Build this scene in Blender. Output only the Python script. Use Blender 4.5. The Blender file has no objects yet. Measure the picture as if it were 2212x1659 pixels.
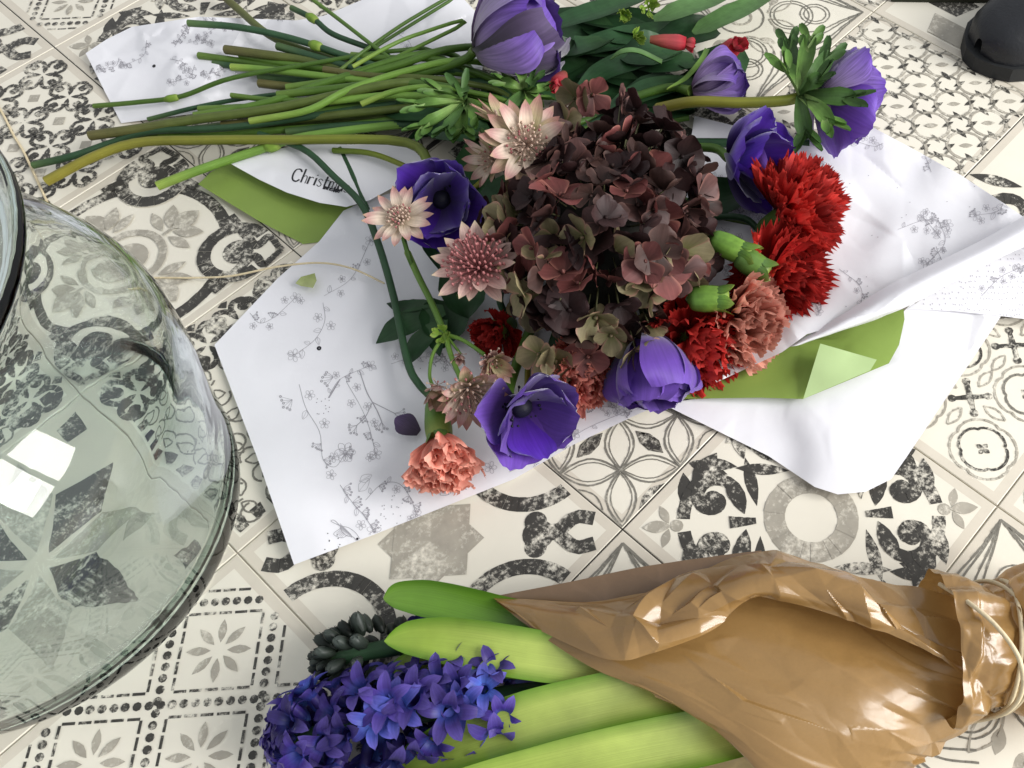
import bpy, math, random
import numpy as np
from mathutils import Matrix, Vector, geometry
from mathutils.bvhtree import BVHTree

SC = bpy.context.scene
COL = SC.collection
pi = math.pi

# ------------------------------------------------------------------ camera
CAM_POS = np.array([0.02444, -0.17910, 0.45593])
YAW, TILT, ROLL = -0.065963, 0.485867, 0.000365
FOC = 0.85003                      # focal length / picture width
PPX, PPY = 0.17118, 0.04332        # principal point offset / picture width
ROT = (Matrix.Rotation(YAW, 3, 'Z') @ Matrix.Rotation(TILT, 3, 'X') @ Matrix.Rotation(ROLL, 3, 'Z'))
cam_d = bpy.data.cameras.new('camera')
cam = bpy.data.objects.new('camera', cam_d)
COL.objects.link(cam)
cam.matrix_world = Matrix.Translation(CAM_POS.tolist()) @ ROT.to_4x4()
cam_d.sensor_width = 36.0
cam_d.lens = 36.0 * FOC
cam_d.shift_x = -PPX
cam_d.shift_y = PPY
cam_d.clip_start = 0.01
cam_d.clip_end = 50.0
SC.camera = cam

# ------------------------------------------------------------------ light of the room
world = bpy.data.worlds.new('World')
SC.world = world
world.use_nodes = True
bg = world.node_tree.nodes['Background']
bg.inputs[0].default_value = (0.93, 0.96, 1.0, 1)
bg.inputs[1].default_value = 0.60

def area(name, loc, target, sx, sy, power, color):
    d = bpy.data.lights.new(name, 'AREA')
    d.shape = 'RECTANGLE'; d.size = sx; d.size_y = sy
    d.energy = power; d.color = color
    o = bpy.data.objects.new(name, d); COL.objects.link(o)
    o.location = loc
    v = Vector(target) - Vector(loc)
    o.rotation_euler = v.to_track_quat('-Z', 'Y').to_euler()
    return o
wn = unit_w = Vector((-2.25, 0.64, -1.25)).normalized()          # a tall six-pane window to the right of the floor
wx = wn.cross(Vector((0, 0, 1))).normalized(); wy = wx.cross(wn)
for i in (-1, 1):
    for j in (-1, 0, 1):
        p = Vector((2.20, -0.60, 1.30)) + wx * (0.40 * i) + wy * (0.66 * j)
        area('window_pane_light', p, p + wn, 0.68, 0.58, 20.0, (1.0, 0.985, 0.965))

SC.view_settings.view_transform = 'Standard'
SC.view_settings.look = 'None'
SC.view_settings.exposure = 0.14
SC.view_settings.gamma = 1.0
SC.view_settings.use_curve_mapping = False
SC.cycles.max_bounces = 14
SC.cycles.transmission_bounces = 12
SC.cycles.transparent_max_bounces = 12
SC.cycles.caustics_refractive = True
SC.cycles.caustics_reflective = False
SC.cycles.blur_glossy = 0.0
SC.cycles.sample_clamp_indirect = 12.0

# ------------------------------------------------------------------ helpers
_M = np.array(ROT)
def at(px, py, z=0.0):
    """point at height z (m) that stands at picture position px, py (2212 x 1659 scale)"""
    v = _M @ np.array([(px / 2212 - 0.5 - PPX) / FOC, -((py - 829.5) / 2212 - PPY) / FOC, -1.0])
    return CAM_POS + v * ((z - CAM_POS[2]) / v[2])
def atc(p):                       # (px, py, height in cm)
    return at(p[0], p[1], p[2] * 0.01)
def unit(v):
    v = np.asarray(v, float); return v / (np.linalg.norm(v) + 1e-12)
def basis(n, up=(0, 0, 1)):
    """3x3 with columns x, y, n"""
    n = unit(n); x = np.cross(up, n)
    if np.linalg.norm(x) < 1e-4: x = np.cross((0, 1, 0), n)
    x = unit(x); y = np.cross(n, x)
    return np.stack([x, y, n], 1)
def catmull(P, n):
    P = np.asarray(P, float)
    if len(P) == 2:
        t = np.linspace(0, 1, n)[:, None]; return P[0] * (1 - t) + P[1] * t
    Q = np.vstack([2 * P[0] - P[1], P, 2 * P[-1] - P[-2]])
    T = np.linspace(0, len(P) - 1, n); out = []
    for t in T:
        i = min(int(t), len(P) - 2); f = t - i
        a, b, c, d = Q[i], Q[i + 1], Q[i + 2], Q[i + 3]
        out.append(0.5 * (2 * b + (c - a) * f + (2 * a - 5 * b + 4 * c - d) * f * f + (3 * b - a - 3 * c + d) * f ** 3))
    return np.array(out)
def net(rows, nr, nc):
    """smooth surface through a net of (px, py, cm) control points"""
    W = np.array([[atc(p) for p in r] for r in rows])
    A = np.array([catmull(r, nc) for r in W])
    return np.stack([catmull(A[:, j], nr) for j in range(nc)], 1)
def facets(xy, scale, seed, jit=1.0):
    """crumpled-paper height, -0.5..0.5: flat facets that meet in sharp creases"""
    rng = np.random.default_rng(seed)
    q = np.asarray(xy, float) / scale
    lo, hi = q.min(0) - 1.5, q.max(0) + 1.5
    k = int(np.prod(hi - lo)) + 8
    C = np.vstack([lo + rng.random((k, 2)) * (hi - lo), [(lo[0] - 9, lo[1] - 9), (hi[0] + 9, lo[1] - 9), (hi[0] + 9, hi[1] + 9), (lo[0] - 9, hi[1] + 9)]])
    r = geometry.delaunay_2d_cdt([Vector(c) for c in C], [], [], 0, 1e-5)
    V = [(p.x, p.y, h) for p, h in zip(r[0], rng.random(len(r[0])) - 0.5)]
    bv = BVHTree.FromPolygons(V, [list(f) for f in r[2]])
    dn = Vector((0, 0, -1)); out = np.zeros(len(q))
    for i, p in enumerate(q):
        h = bv.ray_cast(Vector((p[0], p[1], 9.0)), dn)
        if h[0] is not None: out[i] = h[0].z
    return out
def vnoise(xy, scale, seed):
    rng = np.random.default_rng(seed); T = rng.random((64, 64))
    q = xy / scale; i = np.floor(q).astype(int); f = q - i; f = f * f * (3 - 2 * f)
    g = lambda a, b: T[(i[:, 0] + a) % 64, (i[:, 1] + b) % 64]
    return (g(0, 0) * (1 - f[:, 0]) + g(1, 0) * f[:, 0]) * (1 - f[:, 1]) + (g(0, 1) * (1 - f[:, 0]) + g(1, 1) * f[:, 0]) * f[:, 1]

class MB:
    """collects shapes into ONE mesh"""
    def __init__(s): s.v = []; s.f = []; s.m = []; s.uv = []; s.n = 0
    def add(s, V, F, mi=0, UV=None):
        V = np.asarray(V, float); b = s.n
        s.v.append(V); s.n += len(V)
        for f in F:
            s.f.append([i + b for i in f]); s.m.append(mi)
            s.uv.extend([(UV[i][0], UV[i][1]) if UV is not None else (0.5, 0.5) for i in f])
    def grid(s, P, mi=0, wrap=False, flip=False):
        r, c = P.shape[:2]; F = []
        UV = [(j / max(c - 1, 1), i / max(r - 1, 1)) for i in range(r) for j in range(c)]
        for i in range(r - 1):
            for j in range(c if wrap else c - 1):
                k = (j + 1) % c
                q = [i * c + j, i * c + k, (i + 1) * c + k, (i + 1) * c + j]
                F.append(q[::-1] if flip else q)
        s.add(P.reshape(-1, 3), F, mi, UV)
    def tube(s, pts, rad, seg=8, mi=0, n=None, cap=True, squash=1.0):
        P = catmull(pts, n or max(2, len(pts) * 4)); m = len(P)
        R = np.interp(np.linspace(0, 1, m), np.linspace(0, 1, len(np.atleast_1d(rad))), np.atleast_1d(rad))
        T = np.gradient(P, axis=0); T /= np.linalg.norm(T, axis=1)[:, None] + 1e-12
        up = np.array([0, 0, 1.0]) if abs(T[0][2]) < 0.9 else np.array([1.0, 0, 0])
        rows = []
        a = np.linspace(0, 2 * pi, seg, endpoint=False)
        x = unit(np.cross(up, T[0]))
        for i in range(m):
            x = unit(x - T[i] * (x @ T[i])); y = np.cross(T[i], x)
            rows.append(P[i] + R[i] * (np.cos(a)[:, None] * x + squash * np.sin(a)[:, None] * y))
        G = np.array(rows); s.grid(G, mi, wrap=True)
        if cap:
            for e, fl in ((0, True), (m - 1, False)):
                idx = list(range(seg)); s.add(G[e], [idx[::-1] if fl else idx], mi, [(0.5, e / max(m - 1, 1))] * seg)
    def ball(s, c, r, mi=0, nu=8, nv=6, axes=None):
        A = np.eye(3) if axes is None else axes
        r = np.broadcast_to(np.asarray(r, float), (3,))
        t = np.linspace(0.02, pi - 0.02, nv); p = np.linspace(0, 2 * pi, nu, endpoint=False)
        P = np.stack([np.outer(np.sin(t), np.cos(p)) * r[0], np.outer(np.sin(t), np.sin(p)) * r[1], np.outer(np.cos(t), np.ones(nu)) * r[2]], -1)
        s.grid(np.asarray(c) + P @ A.T, mi, wrap=True, flip=True)
    def mesh(s, name, mats, origin=(0, 0, 0), smooth=True, sharp=None):
        me = bpy.data.meshes.new(name)
        V = np.concatenate(s.v) - np.asarray(origin, float)
        me.from_pydata(V.tolist(), [], s.f)
        for m in mats: me.materials.append(m)
        me.polygons.foreach_set('material_index', s.m)
        me.polygons.foreach_set('use_smooth', [smooth] * len(s.f))
        ul = me.uv_layers.new(name='UVMap')
        ul.data.foreach_set('uv', np.array(s.uv, np.float32).ravel())
        me.update()
        if sharp: me.set_sharp_from_angle(angle=math.radians(sharp))
        return me
    def build(s, name, mats, parent=None, origin=None, smooth=True, sharp=None):
        if not isinstance(mats, (list, tuple)): mats = [mats]
        if origin is None: origin = parent['_o'] if parent is not None else (0, 0, 0)
        o = bpy.data.objects.new(name, s.mesh(name, mats, origin, smooth, sharp))
        COL.objects.link(o)
        if parent is not None: o.parent = parent
        else: o.location = origin
        return o
def tag(o, label=None, cat=None, group=None, kind=None):
    if label: o['label'] = label
    if cat: o['category'] = cat
    if group: o['group'] = group
    if kind: o['kind'] = kind
    return o
EMPTIES = []
def thing(name, loc, label, cat, group=None):
    o = bpy.data.objects.new(name, None); COL.objects.link(o)
    o.empty_display_size = 0.01
    o.location = [float(x) for x in loc]; o['_o'] = [float(x) for x in loc]
    EMPTIES.append(o)
    return tag(o, label, cat, group)
def piece(name, mesh, parent, M3, pos, s=1.0):
    """a part that shares mesh data: 3x3 axes M3, world position pos"""
    o = bpy.data.objects.new(name, mesh); COL.objects.link(o)
    o.parent = parent
    m = Matrix(np.asarray(M3, float).tolist()).to_4x4() @ Matrix.Diagonal((s, s, s, 1))
    m.translation = Vector((np.asarray(pos, float) - np.array(parent['_o'])).tolist())
    o.matrix_basis = m
    return o

# ------------------------------------------------------------------ materials
def nodes(name):
    m = bpy.data.materials.new(name); m.use_nodes = True
    nt = m.node_tree; return m, nt, nt.nodes['Principled BSDF'], nt.nodes['Material Output']
def ramp(nt, fac, stops):
    r = nt.nodes.new('ShaderNodeValToRGB'); e = r.color_ramp.elements
    while len(e) < len(stops): e.new(0.5)
    for k, (p, c) in enumerate(stops): e[k].position = p; e[k].color = (*c, 1)
    nt.links.new(fac, r.inputs[0]); return r.outputs[0]
def math_(nt, op, a, b=0.0, clamp=False):
    n = nt.nodes.new('ShaderNodeMath'); n.operation = op; n.use_clamp = clamp
    for i, x in enumerate((a, b)):
        if isinstance(x, (int, float)): n.inputs[i].default_value = x
        else: nt.links.new(x, n.inputs[i])
    return n.outputs[0]
def noise(nt, scale, detail=3, src='Object', rough=0.55, stretch=None):
    t = nt.nodes.new('ShaderNodeTexCoord'); n = nt.nodes.new('ShaderNodeTexNoise')
    n.inputs['Scale'].default_value = scale; n.inputs['Detail'].default_value = detail; n.inputs['Roughness'].default_value = rough
    if stretch:
        mp = nt.nodes.new('ShaderNodeMapping'); mp.inputs['Scale'].default_value = stretch
        nt.links.new(t.outputs[src], mp.inputs[0]); nt.links.new(mp.outputs[0], n.inputs['Vector'])
    else: nt.links.new(t.outputs[src], n.inputs['Vector'])
    return n.outputs['Fac']
def mixc(nt, fac, a, b, mode='MIX'):
    n = nt.nodes.new('ShaderNodeMix'); n.data_type = 'RGBA'; n.blend_type = mode
    for s, x in ((n.inputs['Factor'], fac), (n.inputs['A'], a), (n.inputs['B'], b)):
        if isinstance(x, (int, float)): s.default_value = x
        elif isinstance(x, tuple): s.default_value = (*x, 1)
        else: nt.links.new(x, s)
    return n.outputs['Result']
def bump(nt, bsdf, h, strength, dist):
    b = nt.nodes.new('ShaderNodeBump'); b.inputs['Strength'].default_value = strength; b.inputs['Distance'].default_value = dist
    nt.links.new(h, b.inputs['Height']); nt.links.new(b.outputs[0], bsdf.inputs['Normal'])
def organic(name, stops, rough=0.5, trans=0.25, along='v', var=0.35, nscale=160, rand=0.25, veins=0, vein_amt=0.25, bumpy=0.25, spec=0.3, across=None, sheen=0.0):
    """petal or leaf: colour along its length, mottling, fine veins, light shining through"""
    m, nt, b, out = nodes(name)
    uv = nt.nodes.new('ShaderNodeUVMap'); sp = nt.nodes.new('ShaderNodeSeparateXYZ'); nt.links.new(uv.outputs[0], sp.inputs[0])
    col = ramp(nt, sp.outputs[1 if along == 'v' else 0], stops)
    if across:
        d = math_(nt, 'ABSOLUTE', math_(nt, 'SUBTRACT', sp.outputs[0], 0.5))
        f = math_(nt, 'MULTIPLY', math_(nt, 'SUBTRACT', d, across[1]), 1 / (0.5 - across[1]), True)
        col = mixc(nt, f, col, across[0])
    n1 = noise(nt, nscale); 
    val = math_(nt, 'ADD', math_(nt, 'MULTIPLY', n1, var * 2), 1 - var)
    if rand:
        oi = nt.nodes.new('ShaderNodeObjectInfo')
        val = math_(nt, 'MULTIPLY', val, math_(nt, 'ADD', math_(nt, 'MULTIPLY', oi.outputs['Random'], rand * 2), 1 - rand))
    h = n1
    if veins:
        mp = nt.nodes.new('ShaderNodeMapping'); mp.inputs['Scale'].default_value = (veins, veins * 0.06, 1)
        nt.links.new(uv.outputs[0], mp.inputs[0])
        vn = nt.nodes.new('ShaderNodeTexNoise'); vn.inputs['Scale'].default_value = 1.0; vn.inputs['Detail'].default_value = 2
        nt.links.new(mp.outputs[0], vn.inputs['Vector'])
        vv = vn.outputs['Fac']
        val = math_(nt, 'MULTIPLY', val, math_(nt, 'ADD', math_(nt, 'MULTIPLY', vv, vein_amt * 3), 1 - vein_amt * 1.5)); h = vv
    hs = nt.nodes.new('ShaderNodeHueSaturation'); nt.links.new(col, hs.inputs['Color']); nt.links.new(val, hs.inputs['Value'])
    col = hs.outputs[0]
    nt.links.new(col, b.inputs['Base Color']); b.inputs['Roughness'].default_value = rough
    b.inputs['Specular IOR Level'].default_value = spec
    if sheen: b.inputs['Sheen Weight'].default_value = sheen; b.inputs['Sheen Roughness'].default_value = 0.4
    if bumpy: bump(nt, b, h, bumpy, 0.0006)
    if trans:
        tr = nt.nodes.new('ShaderNodeBsdfTranslucent'); nt.links.new(col, tr.inputs[0])
        mx = nt.nodes.new('ShaderNodeMixShader'); mx.inputs[0].default_value = trans
        nt.links.new(b.outputs[0], mx.inputs[1]); nt.links.new(tr.outputs[0], mx.inputs[2]); nt.links.new(mx.outputs[0], out.inputs[0])
    return m
def plain(name, col, rough=0.5, var=0.1, nscale=60, spec=0.4, bumpy=0.0, bscale=200, trans=0.0, coat=0):
    m, nt, b, out = nodes(name)
    n = noise(nt, nscale, 4)
    c = mixc(nt, n, tuple(x * (1 - var) for x in col), tuple(min(1, x * (1 + var)) for x in col))
    nt.links.new(c, b.inputs['Base Color']); b.inputs['Roughness'].default_value = rough
    b.inputs['Specular IOR Level'].default_value = spec; b.inputs['Coat Weight'].default_value = coat
    b.inputs['Coat Roughness'].default_value = 0.15
    if bumpy: bump(nt, b, noise(nt, bscale, 3), bumpy, 0.001)
    if trans:
        tr = nt.nodes.new('ShaderNodeBsdfTranslucent'); nt.links.new(c, tr.inputs[0])
        mx = nt.nodes.new('ShaderNodeMixShader'); mx.inputs[0].default_value = trans
        nt.links.new(b.outputs[0], mx.inputs[1]); nt.links.new(tr.outputs[0], mx.inputs[2]); nt.links.new(mx.outputs[0], out.inputs[0])
    return m
CREAM = (0.70, 0.66, 0.56)
def ink(name, col, lo, hi, scale=190):
    """worn print on the cream glaze: scratched and rubbed through in places"""
    m, nt, b, out = nodes(name)
    n1 = noise(nt, scale, 5, rough=0.75); n2 = noise(nt, 38, 2); n3 = noise(nt, 120, 3, stretch=(1, 0.12, 1))
    s = math_(nt, 'ADD', math_(nt, 'MULTIPLY', n1, 0.55), math_(nt, 'ADD', math_(nt, 'MULTIPLY', n2, 0.35), math_(nt, 'MULTIPLY', n3, 0.25)))
    f = math_(nt, 'MULTIPLY', math_(nt, 'SUBTRACT', s, lo), 1 / (hi - lo), True)
    c2 = mixc(nt, noise(nt, 90, 3), tuple(x * 0.7 for x in col), tuple(x * 1.5 for x in col))
    nt.links.new(mixc(nt, f, c2, CREAM), b.inputs['Base Color'])
    b.inputs['Roughness'].default_value = 0.38; b.inputs['Specular IOR Level'].default_value = 0.35
    return m
# ================================================================== the tiled floor
TS = 0.15
C45 = math.sqrt(0.5)
def cell(u, v):
    return np.array([(u - v) * C45 * TS, (-u - v) * C45 * TS, 0.0])
M_CREAM = plain('tile_cream', CREAM, 0.34, 0.09, 22, 0.4, 0.05, 120)
M_DARK = ink('tile_dark_print', (0.040, 0.037, 0.032), 0.575, 0.69, 330)
M_GREY = ink('tile_grey_print', (0.31, 0.285, 0.235), 0.575, 0.72, 300)
M_TAUPE = plain('tile_border_print', (0.58, 0.53, 0.44), 0.36, 0.12, 40, 0.4)
M_LINE = ink('tile_line_print', (0.16, 0.15, 0.125), 0.62, 0.9, 200)
M_GROUT = plain('grout', (0.42, 0.38, 0.31), 0.9, 0.15, 90)
M_JOINT = plain('dark_joint', (0.05, 0.043, 0.035), 0.9, 0.2, 90)
TILE_MATS = [M_CREAM, M_DARK, M_GREY, M_TAUPE, M_LINE]
D_, G_, T_, L_ = 1, 2, 3, 4

class Pat:
    def __init__(s): s.p = []; s.A = np.eye(2); s.t = np.zeros(2)
    def poly(s, pts, m):
        s.p.append((np.asarray(pts, float) @ s.A.T + s.t, m))
    def rib(s, pts, w, m, n=None):
        P = catmull(pts, n or len(pts) * 5); T = np.gradient(P, axis=0); T /= np.linalg.norm(T, axis=1)[:, None] + 1e-9
        N = np.stack([-T[:, 1], T[:, 0]], 1)
        w = np.interp(np.linspace(0, 1, len(P)), np.linspace(0, 1, len(np.atleast_1d(w))), np.atleast_1d(w))[:, None] / 2
        A, B = P + N * w, P - N * w
        for i in range(len(P) - 1): s.poly([A[i], A[i + 1], B[i + 1], B[i]], m)
    def disc(s, c, r, m, n=18, e=1.0):
        a = np.linspace(0, 2 * pi, n, endpoint=False); s.poly(np.stack([c[0] + r * np.cos(a), c[1] + r * e * np.sin(a)], 1), m)
    def ring(s, c, r0, r1, m, a0=0.0, a1=2 * pi, n=28):
        a = np.linspace(a0, a1, n)
        for i in range(n - 1):
            f = lambda r, t: (c[0] + r * math.cos(t), c[1] + r * math.sin(t))
            s.poly([f(r0, a[i]), f(r1, a[i]), f(r1, a[i + 1]), f(r0, a[i + 1])], m)
    def leaf(s, c, ang, L, W, m, n=7, point=1.0):
        t = np.linspace(0, 1, n); w = W / 2 * np.sin(pi * t ** point); d = np.array([math.cos(ang), math.sin(ang)]); q = np.array([-d[1], d[0]])
        up = [np.array(c) + d * L * a + q * b for a, b in zip(t, w)]; dn = [np.array(c) + d * L * a - q * b for a, b in zip(t, w)][1:-1]
        s.poly(up + dn[::-1], m)
    def leafline(s, c, ang, L, W, w, m):
        t = np.linspace(0, 1, 9); b = W / 2 * np.sin(pi * t); d = np.array([math.cos(ang), math.sin(ang)]); q = np.array([-d[1], d[0]])
        for sg in (1, -1): s.rib([np.array(c) + d * L * x + q * y * sg for x, y in zip(t, b)], w, m, 10)
    def spiral(s, c, r, turns, a0, w, m, sg=1):
        t = np.linspace(0, 1, int(14 * turns) + 6); a = a0 + sg * t * turns * 2 * pi; rr = r * (1 - 0.82 * t)
        s.rib(np.stack([c[0] + rr * np.cos(a), c[1] + rr * np.sin(a)], 1), w, m, len(t))
    def rot(s, k, n=4, off=0.0, fn=None, shift=(0, 0)):
        A0, t0 = s.A, s.t; a = 2 * pi * k / n + off
        R = np.array([[math.cos(a), -math.sin(a)], [math.sin(a), math.cos(a)]])
        s.t = t0 + A0 @ np.array(shift, float); s.A = A0 @ R; fn(s); s.A, s.t = A0, t0
    def mirror(s, fn):
        A0 = s.A; fn(s); s.A = A0 @ np.array([[1, 0], [0, -1.0]]); fn(s); s.A = A0

def p_circle(s):
    s.ring((0, 0), 0.79, 0.90, D_, n=60)
    def lobe(q):
        q.ring((0.93, 0), 0.0, 0.345, 9, n=20)
        q.ring((0.93, 0), 0.22, 0.34, D_, 0.75, 2 * pi - 0.75, 30)
        q.disc((0.95, 0), 0.135, D_)
        q.mirror(lambda z: z.rib([(0.80, 0.43), (0.98, 0.20), (1.10, 0.06), (1.20, 0.16), (1.29, 0.05), (1.34, 0.0)], [0.09, 0.09, 0.08, 0.06, 0.05], D_))
    def sprig(q):
        q.rib([(0.34, 0), (0.5, 0.01)], 0.03, G_)
        q.leaf((0.44, 0.0), 0.0, 0.28, 0.2, G_); q.leaf((0.42, 0.03), 0.85, 0.28, 0.13, G_); q.leaf((0.42, -0.03), -0.85, 0.28, 0.13, G_)
        q.leaf((0.36, 0.05), 1.35, 0.26, 0.10, G_); q.leaf((0.36, -0.05), -1.35, 0.26, 0.10, G_)
    for k in range(4): s.rot(k, 4, pi / 4, lobe); s.rot(k, 4, 0, sprig)
    s.disc((0, 0), 0.16, G_); s.ring((0, 0), 0.25, 0.32, G_)
def curlset(s, m=D_, w=0.05, r=0.1):
    def one(q):
        q.mirror(lambda z: (z.spiral((0.13, 0.10), r, 1.05, -1.9, [w, w * 1.3, w * 0.6], m, 1), z.disc((0.115, 0.10), w * 0.75, m)))
        q.leaf((0.02, 0), 0, 0.13, 0.05, m)
    for k in range(4): s.rot(k, 4, 0, one)
def p_fleur(s):
    for i in range(4):
        for j in range(4):
            c = (-0.72 + i * 0.48, -0.72 + j * 0.48)
            s.rot(0, 4, pi / 4, lambda q: curlset(q, D_, 0.036, 0.085), c)
            if i < 3 and j < 3:
                for d in ((0.24, 0.24), (0.24, 0.0)): 
                    s.rot(0, 4, pi / 4, lambda q: q.poly([(-0.05, -0.05), (0.05, -0.05), (0.05, 0.05), (-0.05, 0.05)], G_), (c[0] + d[0], c[1] + d[1]))
def p_scroll(s):
    for i in range(5):
        for y in (0.70,):
            s.rot(0, 4, 0, lambda q: (curlset(q, D_, 0.05, 0.095), q.poly([(0, .2), (.05, .26), (0, .32), (-.05, .26)], D_), q.poly([(0, -.2), (.05, -.26), (0, -.32), (-.05, -.26)], D_)), (-0.74 + i * 0.37, y))
            s.rot(0, 4, pi / 2, lambda q: (curlset(q, D_, 0.05, 0.095), q.poly([(0, .2), (.05, .26), (0, .32), (-.05, .26)], D_)), (-0.72, -0.72 + i * 0.32)) if i < 4 else None
    for i in range(7):
        for j in range(6):
            c = (-0.42 + i * 0.21, 0.38 - j * 0.22)
            s.rot(0, 4, (i + j) * 0.8, lambda q: (q.ring((0, 0.03), 0.072, 0.09, L_, 0.2, 4.6, 12), q.leafline((0, -0.02), 0.9, 0.16, 0.09, 0.015, L_)), c)
    for i in range(12):
        s.poly([(-0.9 + i * 0.15, -0.90), (-0.81 + i * 0.15, -0.90), (-0.83 + i * 0.15, -0.80), (-0.9 + i * 0.15, -0.82)], D_)
        s.poly([(0.80, -0.9 + i * 0.15), (0.90, -0.9 + i * 0.15), (0.90, -0.82 + i * 0.15), (0.80, -0.80 + i * 0.15)], D_)
def p_star(s):
    for k in range(2): s.rot(k, 8, 0, lambda q: q.poly([(-.28, -.28), (.28, -.28), (.28, .28), (-.28, .28)], G_))
    for k in range(4):
        s.rot(k, 4, 0, lambda q: q.ring((1.0, 0), 0.40, 0.52, D_, pi / 2 + 0.08, 3 * pi / 2 - 0.08, 26))
        def cor(q):
            q.disc((0.80, 0.0), 0.12, D_); q.disc((0.78, 0.10), 0.085, D_); q.disc((0.78, -0.10), 0.085, D_)
            q.rib([(0.84, 0), (0.98, 0.02)], 0.13, D_, 4)
            q.mirror(lambda z: z.rib([(0.96, 0.02), (1.08, 0.12), (1.22, 0.10)], 0.11, D_, 6))
        s.rot(k, 4, pi / 4, cor)
def p_petal(s):
    n = 3; d = 2 / n
    for i in range(n):
        for j in range(n):
            c = (-1 + d * (i + .5), -1 + d * (j + .5))
            for k in range(4):
                a = pi / 4 + k * pi / 2
                s.leafline(c, a, d * C45, 0.23, 0.016, L_); s.leafline((c[0] + .022 * math.cos(a), c[1] + .022 * math.sin(a)), a, d * C45 - .06, 0.165, 0.010, L_)
            for k in range(4):
                a = k * pi / 2; e = np.array([math.cos(a), math.sin(a)]); q = np.array([-e[1], e[0]])
                m = np.array(c) + e * d / 2
                if (i + j + k) % 2 == 0: s.poly([m - q * .15, m - e * .055 - q * .05, m - e * .06 + q * .05, m + q * .15, m + e * .06 + q * .05, m + e * .055 - q * .05], D_)
                else: s.leafline(m - q * .13, math.atan2(q[1], q[0]), 0.26, 0.10, 0.012, L_)
def p_acanthus(s):
    s.ring((0, 0), 0.20, 0.36, G_)
    def cl(q):
        q.mirror(lambda z: (z.spiral((0.72, 0.20), 0.20, 1.15, pi + 0.2, [0.10, 0.10, 0.05], D_, -1),
                            z.disc((0.73, 0.20), 0.07, D_),
                            z.leaf((0.88, 0.30), 2.2, 0.36, 0.17, D_), z.leaf((0.92, 0.10), 1.5, 0.34, 0.13, D_),
                            z.leaf((0.50, 0.06), 1.3, 0.28, 0.12, D_), z.leaf((0.50, 0.14), 0.9, 0.2, 0.1, D_),
                            z.leaf((0.60, 0.40), 0.4, 0.34, 0.12, D_), z.leaf((0.52, 0.46), 0.2, 0.30, 0.10, D_)))
        q.rib([(0.42, 0), (0.62, 0)], [0.05, 0.1], D_); q.mirror(lambda z: (z.ring((0.46, 0), 0.46, 0.56, D_, 0.10, 1.15, 14), z.leaf((0.40, 0.12), 1.45, 0.42, 0.10, D_)))
        q.disc((1.02, 0), 0.05, G_, 10); q.leaf((1.06, 0), 0, 0.22, 0.10, G_); q.leaf((1.08, 0.02), 1.2, 0.16, 0.07, G_); q.leaf((1.08, -0.02), -1.2, 0.16, 0.07, G_)
    for k in range(4): s.rot(k, 4, pi / 4, cl)
def p_gothic(s):
    for k in range(4):
        def one(q):
            for w in (0.30, 0.38, 0.52, 0.60):
                q.mirror(lambda z: z.rib([(1.32, 0), (1.10, w * 0.35), (0.82, w * 0.85), (0.55, w)], 0.016, L_))
            for x, r in ((0.80, 0.15), (0.80, 0.11), (0.55, 0.22), (0.55, 0.18)): q.ring((x, 0), r, r + 0.014, L_)
            q.mirror(lambda z: (z.leafline((0.3, 0.05), 0.7, 0.4, 0.16, 0.016, G_), z.leaf((0.34, 0.16), 1.1, 0.2, 0.1, G_), z.ring((0.62, 0.52), 0.09, 0.11, G_)))
        s.rot(k, 4, pi / 4, one)
    s.ring((0, 0), 0.1, 0.13, G_); s.ring((0, 0), 0.24, 0.26, L_)
def p_flowergrid(s):
    P = math.sqrt(2) / 2
    def clipline(q, a, b, m, w):
        q.rib([a, b], w, m, 2)
    def one(q):
        for i in range(-2, 3):
            for j in range(-2, 3):
                c = np.array([i * P, j * P])
                if abs(c[0]) + abs(c[1]) < 1.15:
                    for k in range(8):
                        a = k * pi / 4; q.leaf(c + 0.055 * np.array([math.cos(a), math.sin(a)]), a, 0.17, 0.062, G_, 5)
                    h = P / 2 - 0.082
                for sx, sy, ex, ey in ((-1, -1, 1, -1), (1, -1, 1, 1), (1, 1, -1, 1), (-1, 1, -1, -1)):
                    a = c + 0.27 * np.array([sx, sy]); b = c + 0.27 * np.array([ex, ey])
                    for t in range(5):
                        p0 = a + (b - a) * (t / 5 + .02); p1 = a + (b - a) * ((t + 1) / 5 - .02)
                        if max(abs(p0).sum(), abs(p1).sum()) < 1.36: q.rib([p0, p1], 0.020, D_, 2)
        for i in range(-2, 3):
            for t in np.arange(-1.9, 1.9, 0.0786):
                for c in ((t, (i + .5) * P), ((i + .5) * P, t)):
                    if abs(c[0]) + abs(c[1]) < 1.34: q.disc(c, 0.031, D_, 8)
    s.rot(0, 4, pi / 4, one)
def p_rhombi(s):
    s.poly([(-.93, -.93), (.93, -.93), (.93, .93), (-.93, .93)], T_)
    for k in range(8):
        m = D_ if k % 2 == 0 else G_
        s.rot(k, 8, pi / 8, lambda q: q.poly([(0.10, 0), (0.50, 0.20), (0.88, 0), (0.50, -0.20)], m))
    for k in range(4):
        s.rot(k, 4, pi / 4, lambda q: q.poly([(0.98, 0), (1.10, 0.12), (1.26, 0), (1.10, -0.12)], D_))
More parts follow.
